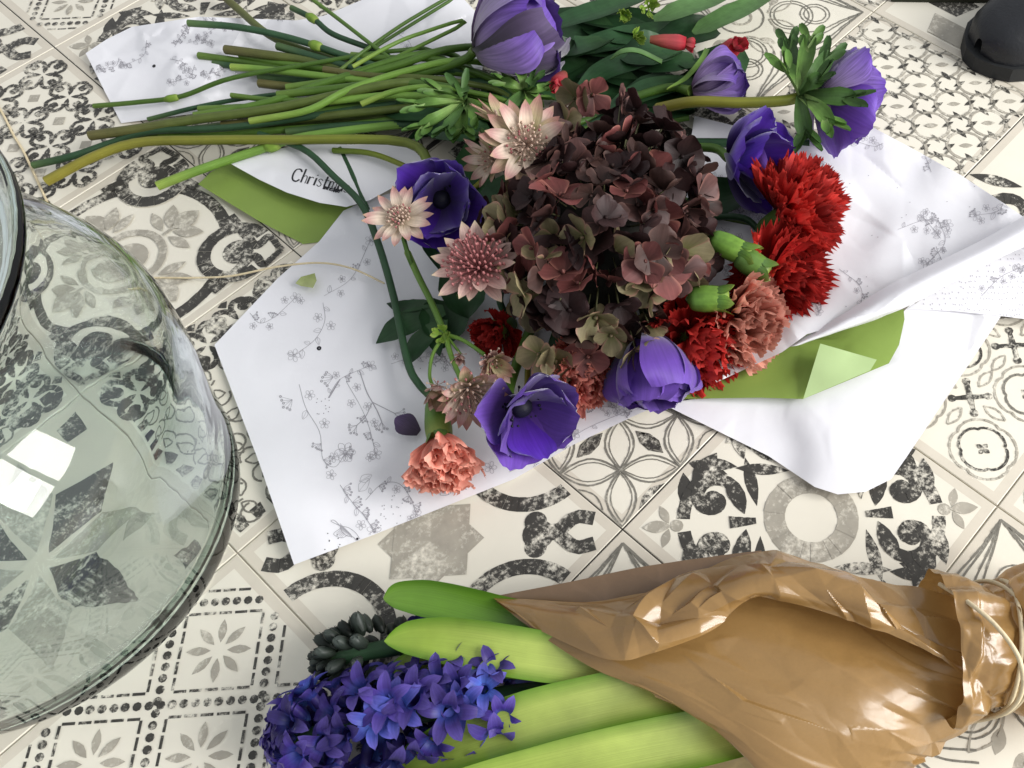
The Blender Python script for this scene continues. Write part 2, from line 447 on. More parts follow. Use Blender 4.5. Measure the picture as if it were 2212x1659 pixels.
def p_ogee(s):
    n = 3; d = 2 / n
    def wob(q, r, m, w):
        a = np.linspace(0, 2 * pi, 49); rr = r * (1 + 0.13 * np.abs(np.sin(2 * a)) ** 0.5)
        q.rib(np.stack([rr * np.cos(a), rr * np.sin(a)], 1), w, m, 49)
    for i in range(n + 1):
        for j in range(n + 1):
            c = np.array([-1 + d * i, -1 + d * j]); e = np.array([-1 + d * (i + .5), -1 + d * (j + .5)])
            if abs(c).max() < 0.9:
                for k in range(4): s.rot(k, 4, pi / 4, lambda q: (q.rib([(0, 0), (0.13, 0)], [0.05, 0.035], D_, 3), q.disc((0.15, 0), 0.035, D_, 8)), c)
                for k in range(4): s.rot(k, 4, 0, lambda q: q.leafline((0.13, 0), 0, 0.2, 0.08, 0.016, G_), c)
            if e.max() < 1 :
                s.rot(0, 4, pi / 4, lambda q: wob(q, 0.175, D_ if (i + j) % 2 == 0 else L_, 0.022), e)
                s.rot(0, 4, 0, lambda q: wob(q, 0.235, G_, 0.02), e)
                for k in range(4): s.rot(k, 4, 0, lambda q: q.leaf((0.005, 0), 0, 0.055, 0.04, D_, 5), e)
def p_lattice(s):
    n = 5; d = 2 / n
    for i in range(n):
        for j in range(n):
            c = (-1 + d * (i + .5), -1 + d * (j + .5))
            s.rot(0, 4, 0, lambda q: q.ring((0, 0), 0.165, 0.195, G_, n=20), c)
            for k in range(4): s.rot(k, 4, pi / 4, lambda q: (q.leaf((0.10, -0.03), 0.5, 0.15, 0.05, D_, 5), q.ring((0.26, 0), 0.09, 0.11, L_, 2, 4.4, 8)), c)
            s.rot(0, 4, pi / 4, lambda q: q.leaf((-0.07, 0), 0, 0.14, 0.06, G_), c)
def p_bands(s):
    s.poly([(-.5, .96), (-.12, .96), (-.12, .2), (-.4, .05)], D_); s.poly([(-.04, .95), (.5, .9), (.3, .1), (.05, .3)], G_)
    s.poly([(-.9, -.1), (-.2, -.2), (-.3, -.5), (-.9, -.5)], D_); s.poly([(.2, -.1), (.9, 0), (.9, -.5), (.3, -.4)], D_); s.poly([(-.5, -.6), (.2, -.6), (.1, -.9), (-.4, -.9)], G_)
    s.poly([(.6, .9), (.92, .9), (.92, .3), (.7, .4)], D_)
def p_cscroll(s):
    def one(q):
        q.spiral((0.62, 0.0), 0.30, 1.2, 2.2, [0.10, 0.14, 0.06], D_, -1); q.leaf((0.95, 0.05), 0.6, 0.32, 0.2, D_); q.leaf((0.45, -0.3), -0.4, 0.5, 0.13, D_)
        q.leaf((0.2, 0.05), 0.5, 0.34, 0.16, G_); q.leaf((0.85, -0.28), -0.6, 0.3, 0.14, G_)
    for k in range(4): s.rot(k, 4, pi / 4, one)
    s.disc((0, 0), 0.12, G_)

def tile_mesh(name, fn):
    pat = Pat()
    w = 0.075
    for k in range(4): pat.rot(k, 4, 0, lambda q: q.poly([(-1.0, -1.0), (1.0, -1.0), (1.0 - w, -1 + w), (-1 + w, -1 + w)], T_))
    nb = len(pat.p); fn(pat)
    mb = MB(); h = TS / 2 - 0.00045; b = 0.0004; t = 0.008
    V = [(-h, -h, -t), (h, -h, -t), (h, h, -t), (-h, h, -t), (-h, -h, -b), (h, -h, -b), (h, h, -b), (-h, h, -b)] + \
        [(sx * (h - b), sy * (h - b), 0) for sx, sy in ((-1, -1), (1, -1), (1, 1), (-1, 1))]
    mb.add(V, [(0, 1, 5, 4), (1, 2, 6, 5), (2, 3, 7, 6), (3, 0, 4, 7), (4, 5, 9, 8), (5, 6, 10, 9), (6, 7, 11, 10), (7, 4, 8, 11), (8, 9, 10, 11)], 0)
    for k, (P, m) in enumerate(pat.p):
        P = np.clip(P, -1, 1)
        area_ = 0.5 * abs(np.sum(P[:, 0] * np.roll(P[:, 1], -1) - P[:, 1] * np.roll(P[:, 0], -1)))
        if area_ < 1e-6: continue
        if np.sum(P[:, 0] * np.roll(P[:, 1], -1) - P[:, 1] * np.roll(P[:, 0], -1)) < 0: P = P[::-1]
        z = 0.00003 + 0.000005 * ((k * 37) % 101) if k >= nb else 0.00002
        if fn is p_rhombi and k == nb: z = 0.000024        # the ground of this motif lies under its stars
        if m == 9: m = 0; z = 0.00058 + 0.000003 * (k % 20)
        elif fn in (p_circle,) and k > nb + 58: z += 0.00062
        mb.add(np.concatenate([P * (h - b), np.full((len(P), 1), z)], 1), [list(range(len(P)))], m)
    return mb.mesh(name, TILE_MATS, smooth=False)

floor_mb = MB()
floor_mb.add([(-1.1, -1.0, -0.03), (1.1, -1.0, -0.03), (1.1, 1.2, -0.03), (-1.1, 1.2, -0.03), (-1.1, -1.0, -0.0013), (1.1, -1.0, -0.0013), (1.1, 1.2, -0.0013), (-1.1, 1.2, -0.0013)],
             [(3, 2, 1, 0), (0, 1, 5, 4), (1, 2, 6, 5), (2, 3, 7, 6), (3, 0, 4, 7), (4, 5, 6, 7)], 0)
floor = floor_mb.build('floor', M_GROUT); tag(floor, 'patterned black, grey and cream tiled floor', None, kind='structure'); floor['_o'] = [0, 0, 0]
PATS = dict(circle=p_circle, fleur=p_fleur, scroll=p_scroll, star=p_star, petal=p_petal, acanthus=p_acanthus, gothic=p_gothic,
            flowergrid=p_flowergrid, rhombi=p_rhombi, ogee=p_ogee, lattice=p_lattice, bands=p_bands, cscroll=p_cscroll)
CELLS = {(-3, 0): 'circle', (-4, 0): 'fleur', (-2, 0): 'scroll', (-1, 0): 'star', (-1, -1): 'petal', (0, -1): 'acanthus', (0, 0): 'gothic', (-1, 1): 'flowergrid',
         (-2, 1): 'rhombi', (0, -2): 'ogee', (-1, -3): 'lattice', (0, -3): 'cscroll', (-1, -4): 'bands', (-5, -1): 'flowergrid', (-4, -1): 'acanthus', (-5, 0): 'star',
         (-3, 1): 'scroll', (-2, -3): 'gothic', (-3, -2): 'fleur', (-4, -2): 'fleur', (1, -1): 'gothic', (1, -2): 'ogee', (-2, -4): 'lattice', (-2, -1): 'rhombi', (-3, -1): 'petal',
         (-2, -2): 'circle', (-1, -2): 'scroll', (-3, -3): 'star', (-4, 1): 'acanthus', (-2, 2): 'flowergrid', (-1, 2): 'circle', (0, 1): 'fleur', (-3, 2): 'petal', (0, -4): 'star', (1, -3): 'circle', (1, 0): 'acanthus',
         (-5, -2): 'scroll', (-4, -3): 'ogee', (-6, 0): 'gothic', (-5, 1): 'petal', (-6, -1): 'acanthus', (-3, -4): 'gothic'}
TM = {}
for i in range(-7, 4):                # the floor goes on beyond the picture
    for j in range(-7, 5):
        if (i, j) not in CELLS and abs(i + j + 1.5) < 7.6 and abs(i - j) < 7: CELLS[(i, j)] = sorted(PATS)[(i * 5 + j * 3) % len(PATS)]
for (i, j), k in CELLS.items():
    if k not in TM: TM[k] = tile_mesh('tile_' + k, PATS[k])
    a = -pi / 4
    piece('tile', TM[k], floor, [[math.cos(a), -math.sin(a), 0], [math.sin(a), math.cos(a), 0], [0, 0, 1]], cell(i + .5, j + .5))
for ends in (((0, -6), (0, 4)), ((-8, 0), (4, 0))):
    a, b = cell(*ends[0]), cell(*ends[1]); d = unit(b - a); q = np.array([-d[1], d[0], 0]) * 0.0009; z = np.array([0, 0, 1.0])
    mb = MB(); mb.add([a - q - z * .0011, b - q - z * .0011, b + q - z * .0011, a + q - z * .0011, a - q * .4 - z * .0004, b - q * .4 - z * .0004, b + q * .4 - z * .0004, a + q * .4 - z * .0004],
                      [(0, 1, 5, 4), (1, 2, 6, 5), (2, 3, 7, 6), (3, 0, 4, 7), (4, 5, 6, 7)]); mb.build('tile_joint', M_JOINT, floor)
# ================================================================== the glass vase
def glass(name):
    m, nt, b, out = nodes(name)
    b.inputs['Base Color'].default_value = (0.97, 0.99, 0.98, 1)
    b.inputs['Roughness'].default_value = 0.0; b.inputs['IOR'].default_value = 1.45; b.inputs['Transmission Weight'].default_value = 1.0
    bump(nt, b, noise(nt, 26, 2), 0.12, 0.002)
    va = nt.nodes.new('ShaderNodeVolumeAbsorption'); va.inputs['Color'].default_value = (0.30, 0.68, 0.55, 1); va.inputs['Density'].default_value = 9.0
    nt.links.new(va.outputs[0], out.inputs['Volume'])
    return m
M_GLASS = glass('green_tinted_glass')
VX, VY = -0.3256, 0.0217
vase = thing('glass_vase', (VX, VY, 0), 'large round clear green-tinted glass vase with a wide thick rim', 'vase')
outer = [(0.0, 0.002), (0.05, 0.0012), (0.098, 0.0008), (0.110, 0.004), (0.1155, 0.013), (0.1185, 0.03), (0.122, 0.05), (0.1290, 0.08), (0.1330, 0.105), (0.1325, 0.12), (0.1255, 0.14), (0.1150, 0.16), (0.1085, 0.175), (0.1075, 0.187), (0.1130, 0.195), (0.1190, 0.1985)]
inner = [(0.1165, 0.2035), (0.1085, 0.1995), (0.1035, 0.189), (0.1045, 0.175), (0.1110, 0.159), (0.1213, 0.1385), (0.1283, 0.12), (0.1288, 0.105), (0.1247, 0.08), (0.1175, 0.05), (0.1135, 0.03), (0.107, 0.018), (0.09, 0.0115), (0.05, 0.0095), (0.0, 0.0105)]
def lathe(mb, prof, n, m=72, c=(VX, VY, 0)):
    P = catmull([(r, 0, z) for r, z in prof], n)
    a = np.linspace(0, 2 * pi, m, endpoint=False)
    G = np.stack([np.outer(np.maximum(P[:, 0], 1e-5), np.cos(a)) + c[0], np.outer(np.maximum(P[:, 0], 1e-5), np.sin(a)) + c[1], np.repeat(P[:, 2:3], m, 1) + c[2]], -1)
    mb.grid(G, 0, wrap=True)
mb = MB()
rimp = [(0.1190, 0.1985), (0.1213, 0.2010), (0.1205, 0.2045), (0.1165, 0.2035)]
prof = outer[:-1] + [(0.1195, 0.1990), (0.1215, 0.2020), (0.1200, 0.2050), (0.1168, 0.2040)] + inner[1:]
lathe(mb, prof, 110)
mb.build('body', M_GLASS, vase)

# ================================================================== wrapping papers
def paper_mat(name, col, rough=0.42, trans=0.12, var=0.03, bscale=60, bstr=0.25, spec=0.4):
    m = plain(name, col, rough, var, 30, spec, bstr, bscale, trans); return m
M_WHITE = paper_mat('white_paper', (0.80, 0.795, 0.83))
M_INK = plain('grey_ink', (0.34, 0.33, 0.36), 0.6, 0.25, 300, 0.2)
M_BLACKINK = plain('black_ink', (0.03, 0.03, 0.035), 0.5, 0.2, 300, 0.2)
M_GREENP = paper_mat('green_paper', (0.225, 0.325, 0.065), 0.55, 0.15, 0.12, 90, 0.15)
M_GREENL = paper_mat('pale_green_paper', (0.42, 0.55, 0.26), 0.55, 0.15, 0.1, 90, 0.15)

def sheet(name, outline, zc, mats, label, cat, amp=0.0, scale=0.03, seed=1, step=9, draw=None, parent=None, soft=0.0, group=None, curve=True):
    """a lying sheet: outline and control heights (cm) -> one draped, creased surface with its print"""
    ol = []
    for i in range(len(outline)):
        a, b = np.array(outline[i], float), np.array(outline[(i + 1) % len(outline)], float)
        k = max(1, int(np.hypot(*(b - a)) / step))
        ol += [tuple(a + (b - a) * t / k) for t in range(k)]
    n0 = len(ol)
    x0, y0 = np.min(ol, 0); x1, y1 = np.max(ol, 0)
    gx = []
    for r, y in enumerate(np.arange(y0 + step * .6, y1, step * .87)):
        gx += [(x, y) for x in np.arange(x0 + step * .5 + (r % 2) * step / 2, x1, step)]
    gx = np.array(gx); O = np.array(ol); keep = np.zeros(len(gx), bool)
    for (xi, yi), (xj, yj) in zip(O, np.roll(O, 1, 0)):
        if yi != yj:
            c = ((yi > gx[:, 1]) != (yj > gx[:, 1])) & (gx[:, 0] < (xj - xi) * (gx[:, 1] - yi) / (yj - yi) + xi); keep ^= c
    gx = gx[keep]; near = np.full(len(gx), 1e9)
    for q in O: near = np.minimum(near, ((gx - q) ** 2).sum(1))
    inn = [tuple(p) for p in gx[near > (step * .5) ** 2]]
    pts = [Vector(p) for p in ol + inn]
    r = geometry.delaunay_2d_cdt(pts, [(i, (i + 1) % n0) for i in range(n0)], [], 1, 1e-4)
    Q = np.array([tuple(p) for p in r[0]]); F = [list(f) for f in r[2]]
    zc = np.array(zc, float)
    d2 = ((Q[:, None] - zc[None, :, :2]) ** 2).sum(-1) + 900.0
    w = 1 / d2 ** 1.6; z = (w * zc[:, 2]).sum(1) / w.sum(1) * 0.01
    W = np.array([at(p[0], p[1], 0.003) for p in Q])[:, :2]
    if amp: z = z + amp * (facets(W, scale, seed) + 0.40 * facets(W, scale * .4, seed + 5) * np.clip(facets(W, scale * 1.7, seed + 9) * 3 + .7, 0, 1))
    if soft: z = z + soft * (vnoise(W, 0.05, seed) - .5)
    V = np.array([at(p[0], p[1], max(h, 0.0006)) for p, h in zip(Q, z)])
    tri = [(f if np.cross(V[f[1]] - V[f[0]], V[f[2]] - V[f[0]])[2] > 0 else f[::-1]) for f in F]
    mb = MB(); UV = (Q - Q.min(0)) / (np.ptp(Q, axis=0) + 1e-9)
    mb.add(V, tri, 0, UV)
    if draw:
        bvh = BVHTree.FromPolygons([tuple(v) for v in V], tri)
        cam0 = Vector(CAM_POS.tolist())
        def hit(p):
            e = Vector(at(p[0], p[1], 0.0).tolist()); d = (e - cam0).normalized()
            h = bvh.ray_cast(cam0, d)
            if h[0] is None: return None
            n = h[1] if h[1].z > 0 else -h[1]
            return np.array(h[0]), np.array(n)
        def stroke(pts, w=0.00022, m=1, k=None, smooth=True):
            P = catmull(pts, k or max(3, len(pts) * 3)) if smooth else np.asarray(pts, float)
            run = []
            for p in list(P) + [None]:
                h = hit(p) if p is not None else None
                if h is not None: run.append(h); continue
                if len(run) > 1:
                    X = np.array([a for a, _ in run]); N = np.array([b for _, b in run])
                    T = np.gradient(X, axis=0); S = np.cross(N, T); S /= np.linalg.norm(S, axis=1)[:, None] + 1e-12
                    X = X + N * 0.00022
                    G = np.stack([X + S * w / 2, X - S * w / 2], 1); mb.grid(G, m, flip=False)
                run = []
        draw(stroke, random.Random(seed))
    o = mb.build(name, mats, parent, origin=None if parent is not None else V.mean(0) * np.array([1, 1, 0]), smooth=True, sharp=14)
    if parent is None: tag(o, label, cat, group)
    return o

# line drawings on the paper -----------------------------------------------------------
def tf(pts, c, s, a):
    ca, sa = math.cos(a), math.sin(a)
    return [(c[0] + s * (x * ca - y * sa), c[1] + s * (x * sa + y * ca)) for x, y in pts]
def d_flower(st, c, s, a, n=5, w=0.0002, m=1):
    for k in range(n):
        t = 2 * pi * k / n
        st(tf([(0.12 * math.cos(t), 0.12 * math.sin(t)), (0.75 * math.cos(t - .45), 0.75 * math.sin(t - .45)), (1.05 * math.cos(t), 1.05 * math.sin(t)), (0.75 * math.cos(t + .45), 0.75 * math.sin(t + .45)), (0.12 * math.cos(t), 0.12 * math.sin(t))], c, s, a), w, m, 12)
    st(tf([(0.2 * math.cos(q), 0.2 * math.sin(q)) for q in np.linspace(0, 9, 10)], c, s, a), w * 1.3, m, 16)
def d_leaf(st, c, s, a, w=0.0002, m=1):
    st(tf([(0, 0), (0.4, 0.28), (1, 0), (0.4, -0.28), (0, 0)], c, s, a), w, m, 14); st(tf([(0, 0), (0.9, 0)], c, s, a), w * .8, m, 4)
def d_berries(st, c, s, a, r, w=0.0002, m=1):
    for k in range(6):
        t = a + (k - 2.5) * 0.32; L = s * r.uniform(.7, 1.05); e = (c[0] + L * math.cos(t), c[1] + L * math.sin(t))
        st([c, ((c[0] + e[0]) / 2 + r.uniform(-2, 2), (c[1] + e[1]) / 2 + r.uniform(-2, 2)), e], w, m, 6)
        st(tf([(math.cos(q), math.sin(q)) for q in np.linspace(0, 6.3, 7)], e, s * .09, 0), w * 2.2, m, 9)
def d_sprig(st, pts, r, s=18, m=1, kind=0):
    P = catmull(pts, 24); st(pts, 0.00028, m, 24)
    for i in range(2, 24, 3):
        d = P[min(i + 1, 23)] - P[i - 1]; a = math.atan2(d[1], d[0]); sg = 1 if (i // 3) % 2 else -1
        q = r.random()
        if q < .45: d_leaf(st, P[i], s * r.uniform(.7, 1.1), a + sg * 0.9, m=m)
        elif q < .75: d_flower(st, P[i] + s * .8 * np.array([math.cos(a + sg * 1.3), math.sin(a + sg * 1.3)]), s * .5, r.random() * 6, m=m)
        else: d_berries(st, tuple(P[i]), s * .9, a + sg * .8, r, m=m)
    d_flower(st, P[-1], s * .7, r.random() * 6, m=m)
def d_bird(st, c, s, a, m=1):
    st(tf([(0, 0), (0.25, 0.18), (0.6, 0.2), (0.9, 0.05), (1.1, 0.1), (1.22, 0.0), (1.35, -0.02), (1.2, -0.08), (1.05, -0.14), (0.8, -0.2), (0.4, -0.18), (0, 0), (-0.5, 0.1), (-0.4, -0.04), (0, 0)], c, s, a), 0.0003, m, 50)
    for k in range(11): st(tf([(-0.05 + k * .07, -0.1 + .01 * k), (0.15 + k * .07, 0.08), (0.2 + k * .06, 0.14)], c, s, a), 0.00022, m, 6)
    st(tf([(0.1, 0.1), (0.0, 0.55), (0.45, 0.45), (0.6, 0.15)], c, s, a), 0.0003, m, 12)
    for k in range(6): st(tf([(0.15 + k * .06, 0.15), (0.08 + k * .07, 0.45)], c, s, a), 0.0002, m, 4)
    st(tf([(math.cos(q), math.sin(q)) for q in np.linspace(0, 12.6, 12)], tf([(1.12, 0.0)], c, s, a)[0], s * .03, 0), 0.0008, 2, 14)
def d_dots(st, c, rx, ry, n, r, m=1, size=1.5):
    for _ in range(n):
        p = (c[0] + r.uniform(-rx, rx), c[1] + r.uniform(-ry, ry))
        st(tf([(math.cos(q), math.sin(q)) for q in np.linspace(0, 6.3, 6)], p, size * .5, 0), 0.00035, m, 7)
def letters(st, text, c, s, a, m=2):
    G = {'C': [[(.62, .2), (.45, .02), (.15, .1), (.05, .5), (.15, .9), (.45, 1.0), (.66, .8)]], 'h': [[(.1, -.1), (.1, 1)], [(.1, .55), (.3, .4), (.42, .55), (.42, 1)]],
         'r': [[(.1, .4), (.1, 1)], [(.1, .55), (.3, .4), (.4, .48)]], 'i': [[(.12, .4), (.12, 1)], [(.1, .15), (.14, .2)]], 's': [[(.4, .5), (.2, .4), (.08, .55), (.38, .8), (.25, 1), (.05, .9)]],
         't': [[(.15, .1), (.15, .9), (.35, 1)], [(.02, .4), (.36, .4)]], 'm': [[(.08, .4), (.08, 1)], [(.08, .5), (.25, .4), (.34, .55), (.34, 1)], [(.34, .5), (.5, .4), (.6, .55), (.6, 1)]],
         'a': [[(.4, .45), (.2, .42), (.06, .7), (.2, 1), (.4, .8)], [(.42, .42), (.42, 1)]]}
    W = {'C': .74, 'm': .72, 'i': .26, 't': .4}
    x = 0
    for ch in text:
        if ch == ' ': x += .4; continue
        for k, s_ in enumerate(G[ch]):
            thick = 0.0012 if (ch == 'C' or abs(s_[0][0] - s_[-1][0]) < .25) else 0.0006
            st(tf([(x + p[0] - 0.18 * (p[1] - 1), p[1]) for p in s_], c, s, a), thick, m, 14)
        x += W.get(ch, .5)

def draw_p3(st, r):
    f = lambda x, y: ((650 + x / 1.843) * .6777, (900 + y / 1.843) * .6777)
    L = lambda *q: [f(*p) for p in q]
    d_sprig(st, L((700, 120), (710, 230), (650, 340), (530, 430)), r, 20)
    st(tf([(math.cos(q), math.sin(q)) for q in np.linspace(0, 12.6, 12)], f(677, 388), 3.2, 0), 0.0012, 2, 14)
    d_sprig(st, L((270, 180), (330, 240), (420, 200), (540, 90)), r, 16)
    d_sprig(st, L((560, 600), (600, 740), (680, 880), (700, 1040), (770, 1085), (830, 1010)), r, 22)
    st(L((915, 520), (955, 640), (990, 705)), 0.0006, 1, 10); st(L((990, 705), (950, 790), (900, 840)), 0.0005, 1, 8); st(L((990, 705), (1020, 760), (1045, 820)), 0.0006, 1, 8); st(L((990, 705), (1060, 740), (1120, 770)), 0.0005, 1, 8)
    for q, a in (((900, 840), 2.4), ((1045, 820), 1.7), ((1120, 770), .4)): d_berries(st, f(*q), 22, a, r)
    d_sprig(st, L((730, 680), (790, 580), (880, 530), (980, 490)), r, 16); d_berries(st, f(760, 560), 26, 3.0, r); d_berries(st, f(520, 690), 26, 2.6, r)
    st(L((735, 680), (800, 570)), 0.0008, 1, 6)
    d_sprig(st, L((840, 590), (920, 730), (970, 850), (1010, 1010)), r, 18); d_flower(st, f(830, 1000), 22, 1, 6)
    d_sprig(st, L((800, 1190), (870, 1290), (940, 1370), (1000, 1460)), r, 22); d_leaf(st, f(910, 1230), 36, -.9); d_leaf(st, f(915, 1170), 30, -.5)
    d_sprig(st, L((950, 1280), (1040, 1190), (1140, 1180), (1210, 1260), (1250, 1370)), r, 18)
    d_bird(st, f(800, 1430), 42, .65); d_bird(st, f(1400, 1190), 40, .2)
    d_dots(st, f(1110, 1370), 26, 44, 26, r); d_dots(st, f(750, 1530), 18, 22, 8, r, 2); d_dots(st, f(690, 730), 20, 18, 12, r)
    d_sprig(st, L((1100, 480), (1200, 450), (1330, 440), (1420, 470)), r, 16); d_dots(st, f(1330, 470), 40, 16, 16, r)
    for k in range(4): d_flower(st, (1060 + 60 * k, 1010 - 24 * k), 13, k); 
    d_sprig(st, [(1100, 1020), (1180, 985), (1260, 930), (1350, 890)], r, 15); d_sprig(st, [(1230, 900), (1270, 880), (1330, 880)], r, 15)
    d_sprig(st, [(700, 640), (760, 600), (800, 520)], r, 16); d_sprig(st, [(880, 700), (950, 760), (1050, 900)], r, 20)
def draw_p4(st, r):
    for k in range(34):
        x, y = r.uniform(1500, 2200), r.uniform(260, 830); a = r.uniform(0, 6)
        L = r.uniform(60, 110); d_sprig(st, [(x, y), (x + L * .5 * math.cos(a) + 12, y + L * .5 * math.sin(a)), (x + L * math.cos(a + .3), y + L * math.sin(a + .3))], r, r.uniform(11, 18))
    d_dots(st, (1850, 560), 300, 200, 60, r, 1, 1.2)
def draw_p1(st, r):
    for k in range(22):
        x, y = r.uniform(240, 1000), r.uniform(10, 250); a = r.uniform(0, 6); L = r.uniform(40, 80)
        d_sprig(st, [(x, y), (x + L * .5 * math.cos(a) + 8, y + L * .5 * math.sin(a)), (x + L * math.cos(a + .3), y + L * math.sin(a + .3))], r, r.uniform(9, 14))
    st(tf([(math.cos(q), math.sin(q)) for q in np.linspace(0, 12.6, 12)], (333, 143), 2.2, 0), 0.0012, 2, 14)
def draw_p2(st, r):
    letters(st, 'Christmas', (633, 362), 28, .22); letters(st, 'mristas', (700, 398), 11, .22)
def draw_dots(st, r):
    for i in range(40):
        for j in range(16):
            x, y = 1990 + i * 7 + (j % 2) * 3.5, 500 + j * 12
            x += r.uniform(-2, 2); y += r.uniform(-2, 2)
            if r.random() < .6: st([(x, y), (x + 1.2, y + 3)], 0.00032, 1, 3)
    d_sprig(st, [(2120, 640), (2160, 600), (2200, 580)], r, 14)

p_a = sheet('wrapping_paper', [(185, 115), (230, 85), (285, 58), (430, 36), (640, 44), (700, 34), (800, -8), (985, -20), (1060, 60), (1040, 160), (880, 210), (700, 245), (560, 245), (430, 244), (262, 266), (225, 195)],
      [(185, 115, .5), (430, 120, .9), (640, 60, .5), (900, 30, .9), (262, 266, .15), (560, 245, .2), (900, 200, .2)], [M_WHITE, M_INK, M_BLACKINK], 'glossy white wrapping paper under the cut stem ends', 'paper', 0.0060, 0.034, 3, 5, draw_p1)
p_g1 = sheet('tissue_paper', [(428, 398), (455, 372), (500, 348), (600, 360), (770, 430), (750, 470), (690, 523), (655, 527), (560, 478)],
      [(450, 390, .5), (690, 520, .2), (600, 420, .5)], [M_GREENP], 'flat green paper flap beneath the stems beside the oval motif tile', 'paper', 0.0022, 0.05, 4, 7, soft=0.004)
p_c = sheet('wrapping_paper', [(463, 745), (600, 601), (690, 521), (742, 455), (800, 430), (900, 400), (1100, 450), (1500, 560), (1510, 800), (1440, 868), (1375, 896), (1240, 960), (1110, 1035), (800, 1158), (635, 1220), (560, 1000)],
      [(463, 745, .35), (635, 1220, .9), (742, 455, .3), (1000, 700, .2), (1440, 868, .5), (800, 1158, .5), (1240, 960, .3)], [M_WHITE, M_INK, M_BLACKINK], 'white paper sheet printed with birds and flower sprigs under pink carnation', 'paper', 0.0016, 0.06, 7, 9, draw_p3, soft=0.002)
p_b = sheet('printed_card', [(497, 353), (560, 330), (650, 312), (880, 312), (930, 360), (800, 432), (748, 447), (690, 438), (620, 416), (560, 388)],
      [(497, 353, 1.4), (748, 447, 1.1), (620, 416, 1.4), (880, 320, .8)], [M_WHITE, M_INK, M_BLACKINK], 'white printed paper with black word Christmas crossed by a stem', 'paper', 0.0025, 0.03, 5, 8, draw_p2)
p_e = sheet('wrapping_paper', [(1430, 872), (1500, 862), (1600, 858), (1735, 855), (1800, 825), (1915, 775), (1945, 680), (1970, 655), (2060, 660), (2163, 682), (1960, 985), (1925, 1035), (1870, 1062), (1810, 1068), (1760, 1052), (1660, 985)],
      [(1430, 872, .3), (2163, 682, .7), (1810, 1068, .9), (1925, 1035, .5), (1800, 900, .9), (1660, 985, .15), (1950, 700, .7)], [M_WHITE], 'plain white folded paper corner lying on the black scroll tile', 'paper', 0.0034, 0.05, 9, 6, soft=0.003)
p_f = sheet('wrapping_paper', [(1960, 668), (2100, 570), (2230, 480), (2320, 520), (2300, 700), (2165, 683), (2060, 672)],
      [(1960, 668, .8), (2300, 600, .9), (2165, 683, .8)], [M_WHITE, M_INK], 'white dotted paper layer tucked under the rolled printed paper edge', 'paper', 0.0006, 0.05, 12, 9, draw_dots)
p_g = sheet('tissue_paper', [(1440, 862), (1500, 826), (1640, 780), (1700, 745), (1760, 708), (1850, 690), (1952, 668), (1954, 690), (1942, 745), (1920, 785), (1800, 835), (1735, 862), (1640, 859)],
      [(1440, 862, .8), (1735, 862, 1.3), (1950, 680, 1.6), (1920, 785, 1.5), (1700, 760, .9)], [M_GREENP], 'olive green paper strip showing between the white wrapping sheets', 'paper', 0.0034, 0.045, 14, 6, soft=0.006)
fold = sheet('folded_corner', [(1772, 742), (1894, 777), (1880, 800), (1735, 862)], [(1772, 742, 2.0), (1894, 777, 1.75), (1735, 862, 1.6)], [M_GREENL], None, None, 0.0004, 0.04, 15, 9, parent=None)
p_g['_o'] = list(p_g.location); fold.parent = p_g; fold.location = fold.location - p_g.location
p_d = sheet('wrapping_paper', [(1440, 780), (1450, 600), (1500, 250), (1700, 300), (1880, 272), (1960, 315), (2075, 378), (2170, 440), (2300, 530), (2300, 560), (2211, 492), (2080, 575), (1956, 652), (1850, 690), (1743, 722), (1689, 761), (1541, 829), (1470, 838)],
      [(1500, 400, .5), (1700, 330, .5), (1960, 315, .7), (2080, 380, 1.4), (2211, 480, 2.6), (1956, 645, 3.2), (1743, 722, 2.4), (1541, 829, 1.4), (1850, 480, .9), (1950, 550, 1.4), (1700, 620, 1.1), (1460, 800, .9)],
      [M_WHITE, M_INK], 'crumpled white printed wrapping paper with curled edge beside red carnation', 'paper', 0.0085, 0.050, 21, 5, draw_p4)

# the curled lower edge of that sheet, showing its plain white back
p_d['_o'] = list(p_d.location)
G = net([[(1700, 748, 1.8), (1813, 684, 2.8), (1937, 607, 3.4), (2123, 516, 3.2), (2260, 440, 3.0)], [(1712, 748, 2.3), (1832, 692, 3.5), (1952, 628, 4.2), (2140, 535, 4.0), (2275, 465, 3.8)],
         [(1735, 742, 2.3), (1852, 700, 3.3), (1962, 652, 3.9), (2155, 556, 3.6), (2290, 490, 3.4)], [(1743, 730, 1.6), (1862, 700, 2.4), (1965, 660, 2.8), (2150, 560, 2.6), (2290, 500, 2.4)]], 26, 70)
f_ = facets(np.stack(np.meshgrid(np.arange(70) * .0022, np.arange(26) * .0012), -1).reshape(-1, 2), .022, 5).reshape(26, 70); G[..., 2] += .0028 * f_
mb = MB(); mb.grid(G, 0, flip=True); mb.build('curled_edge', [M_WHITE], p_d, sharp=16)
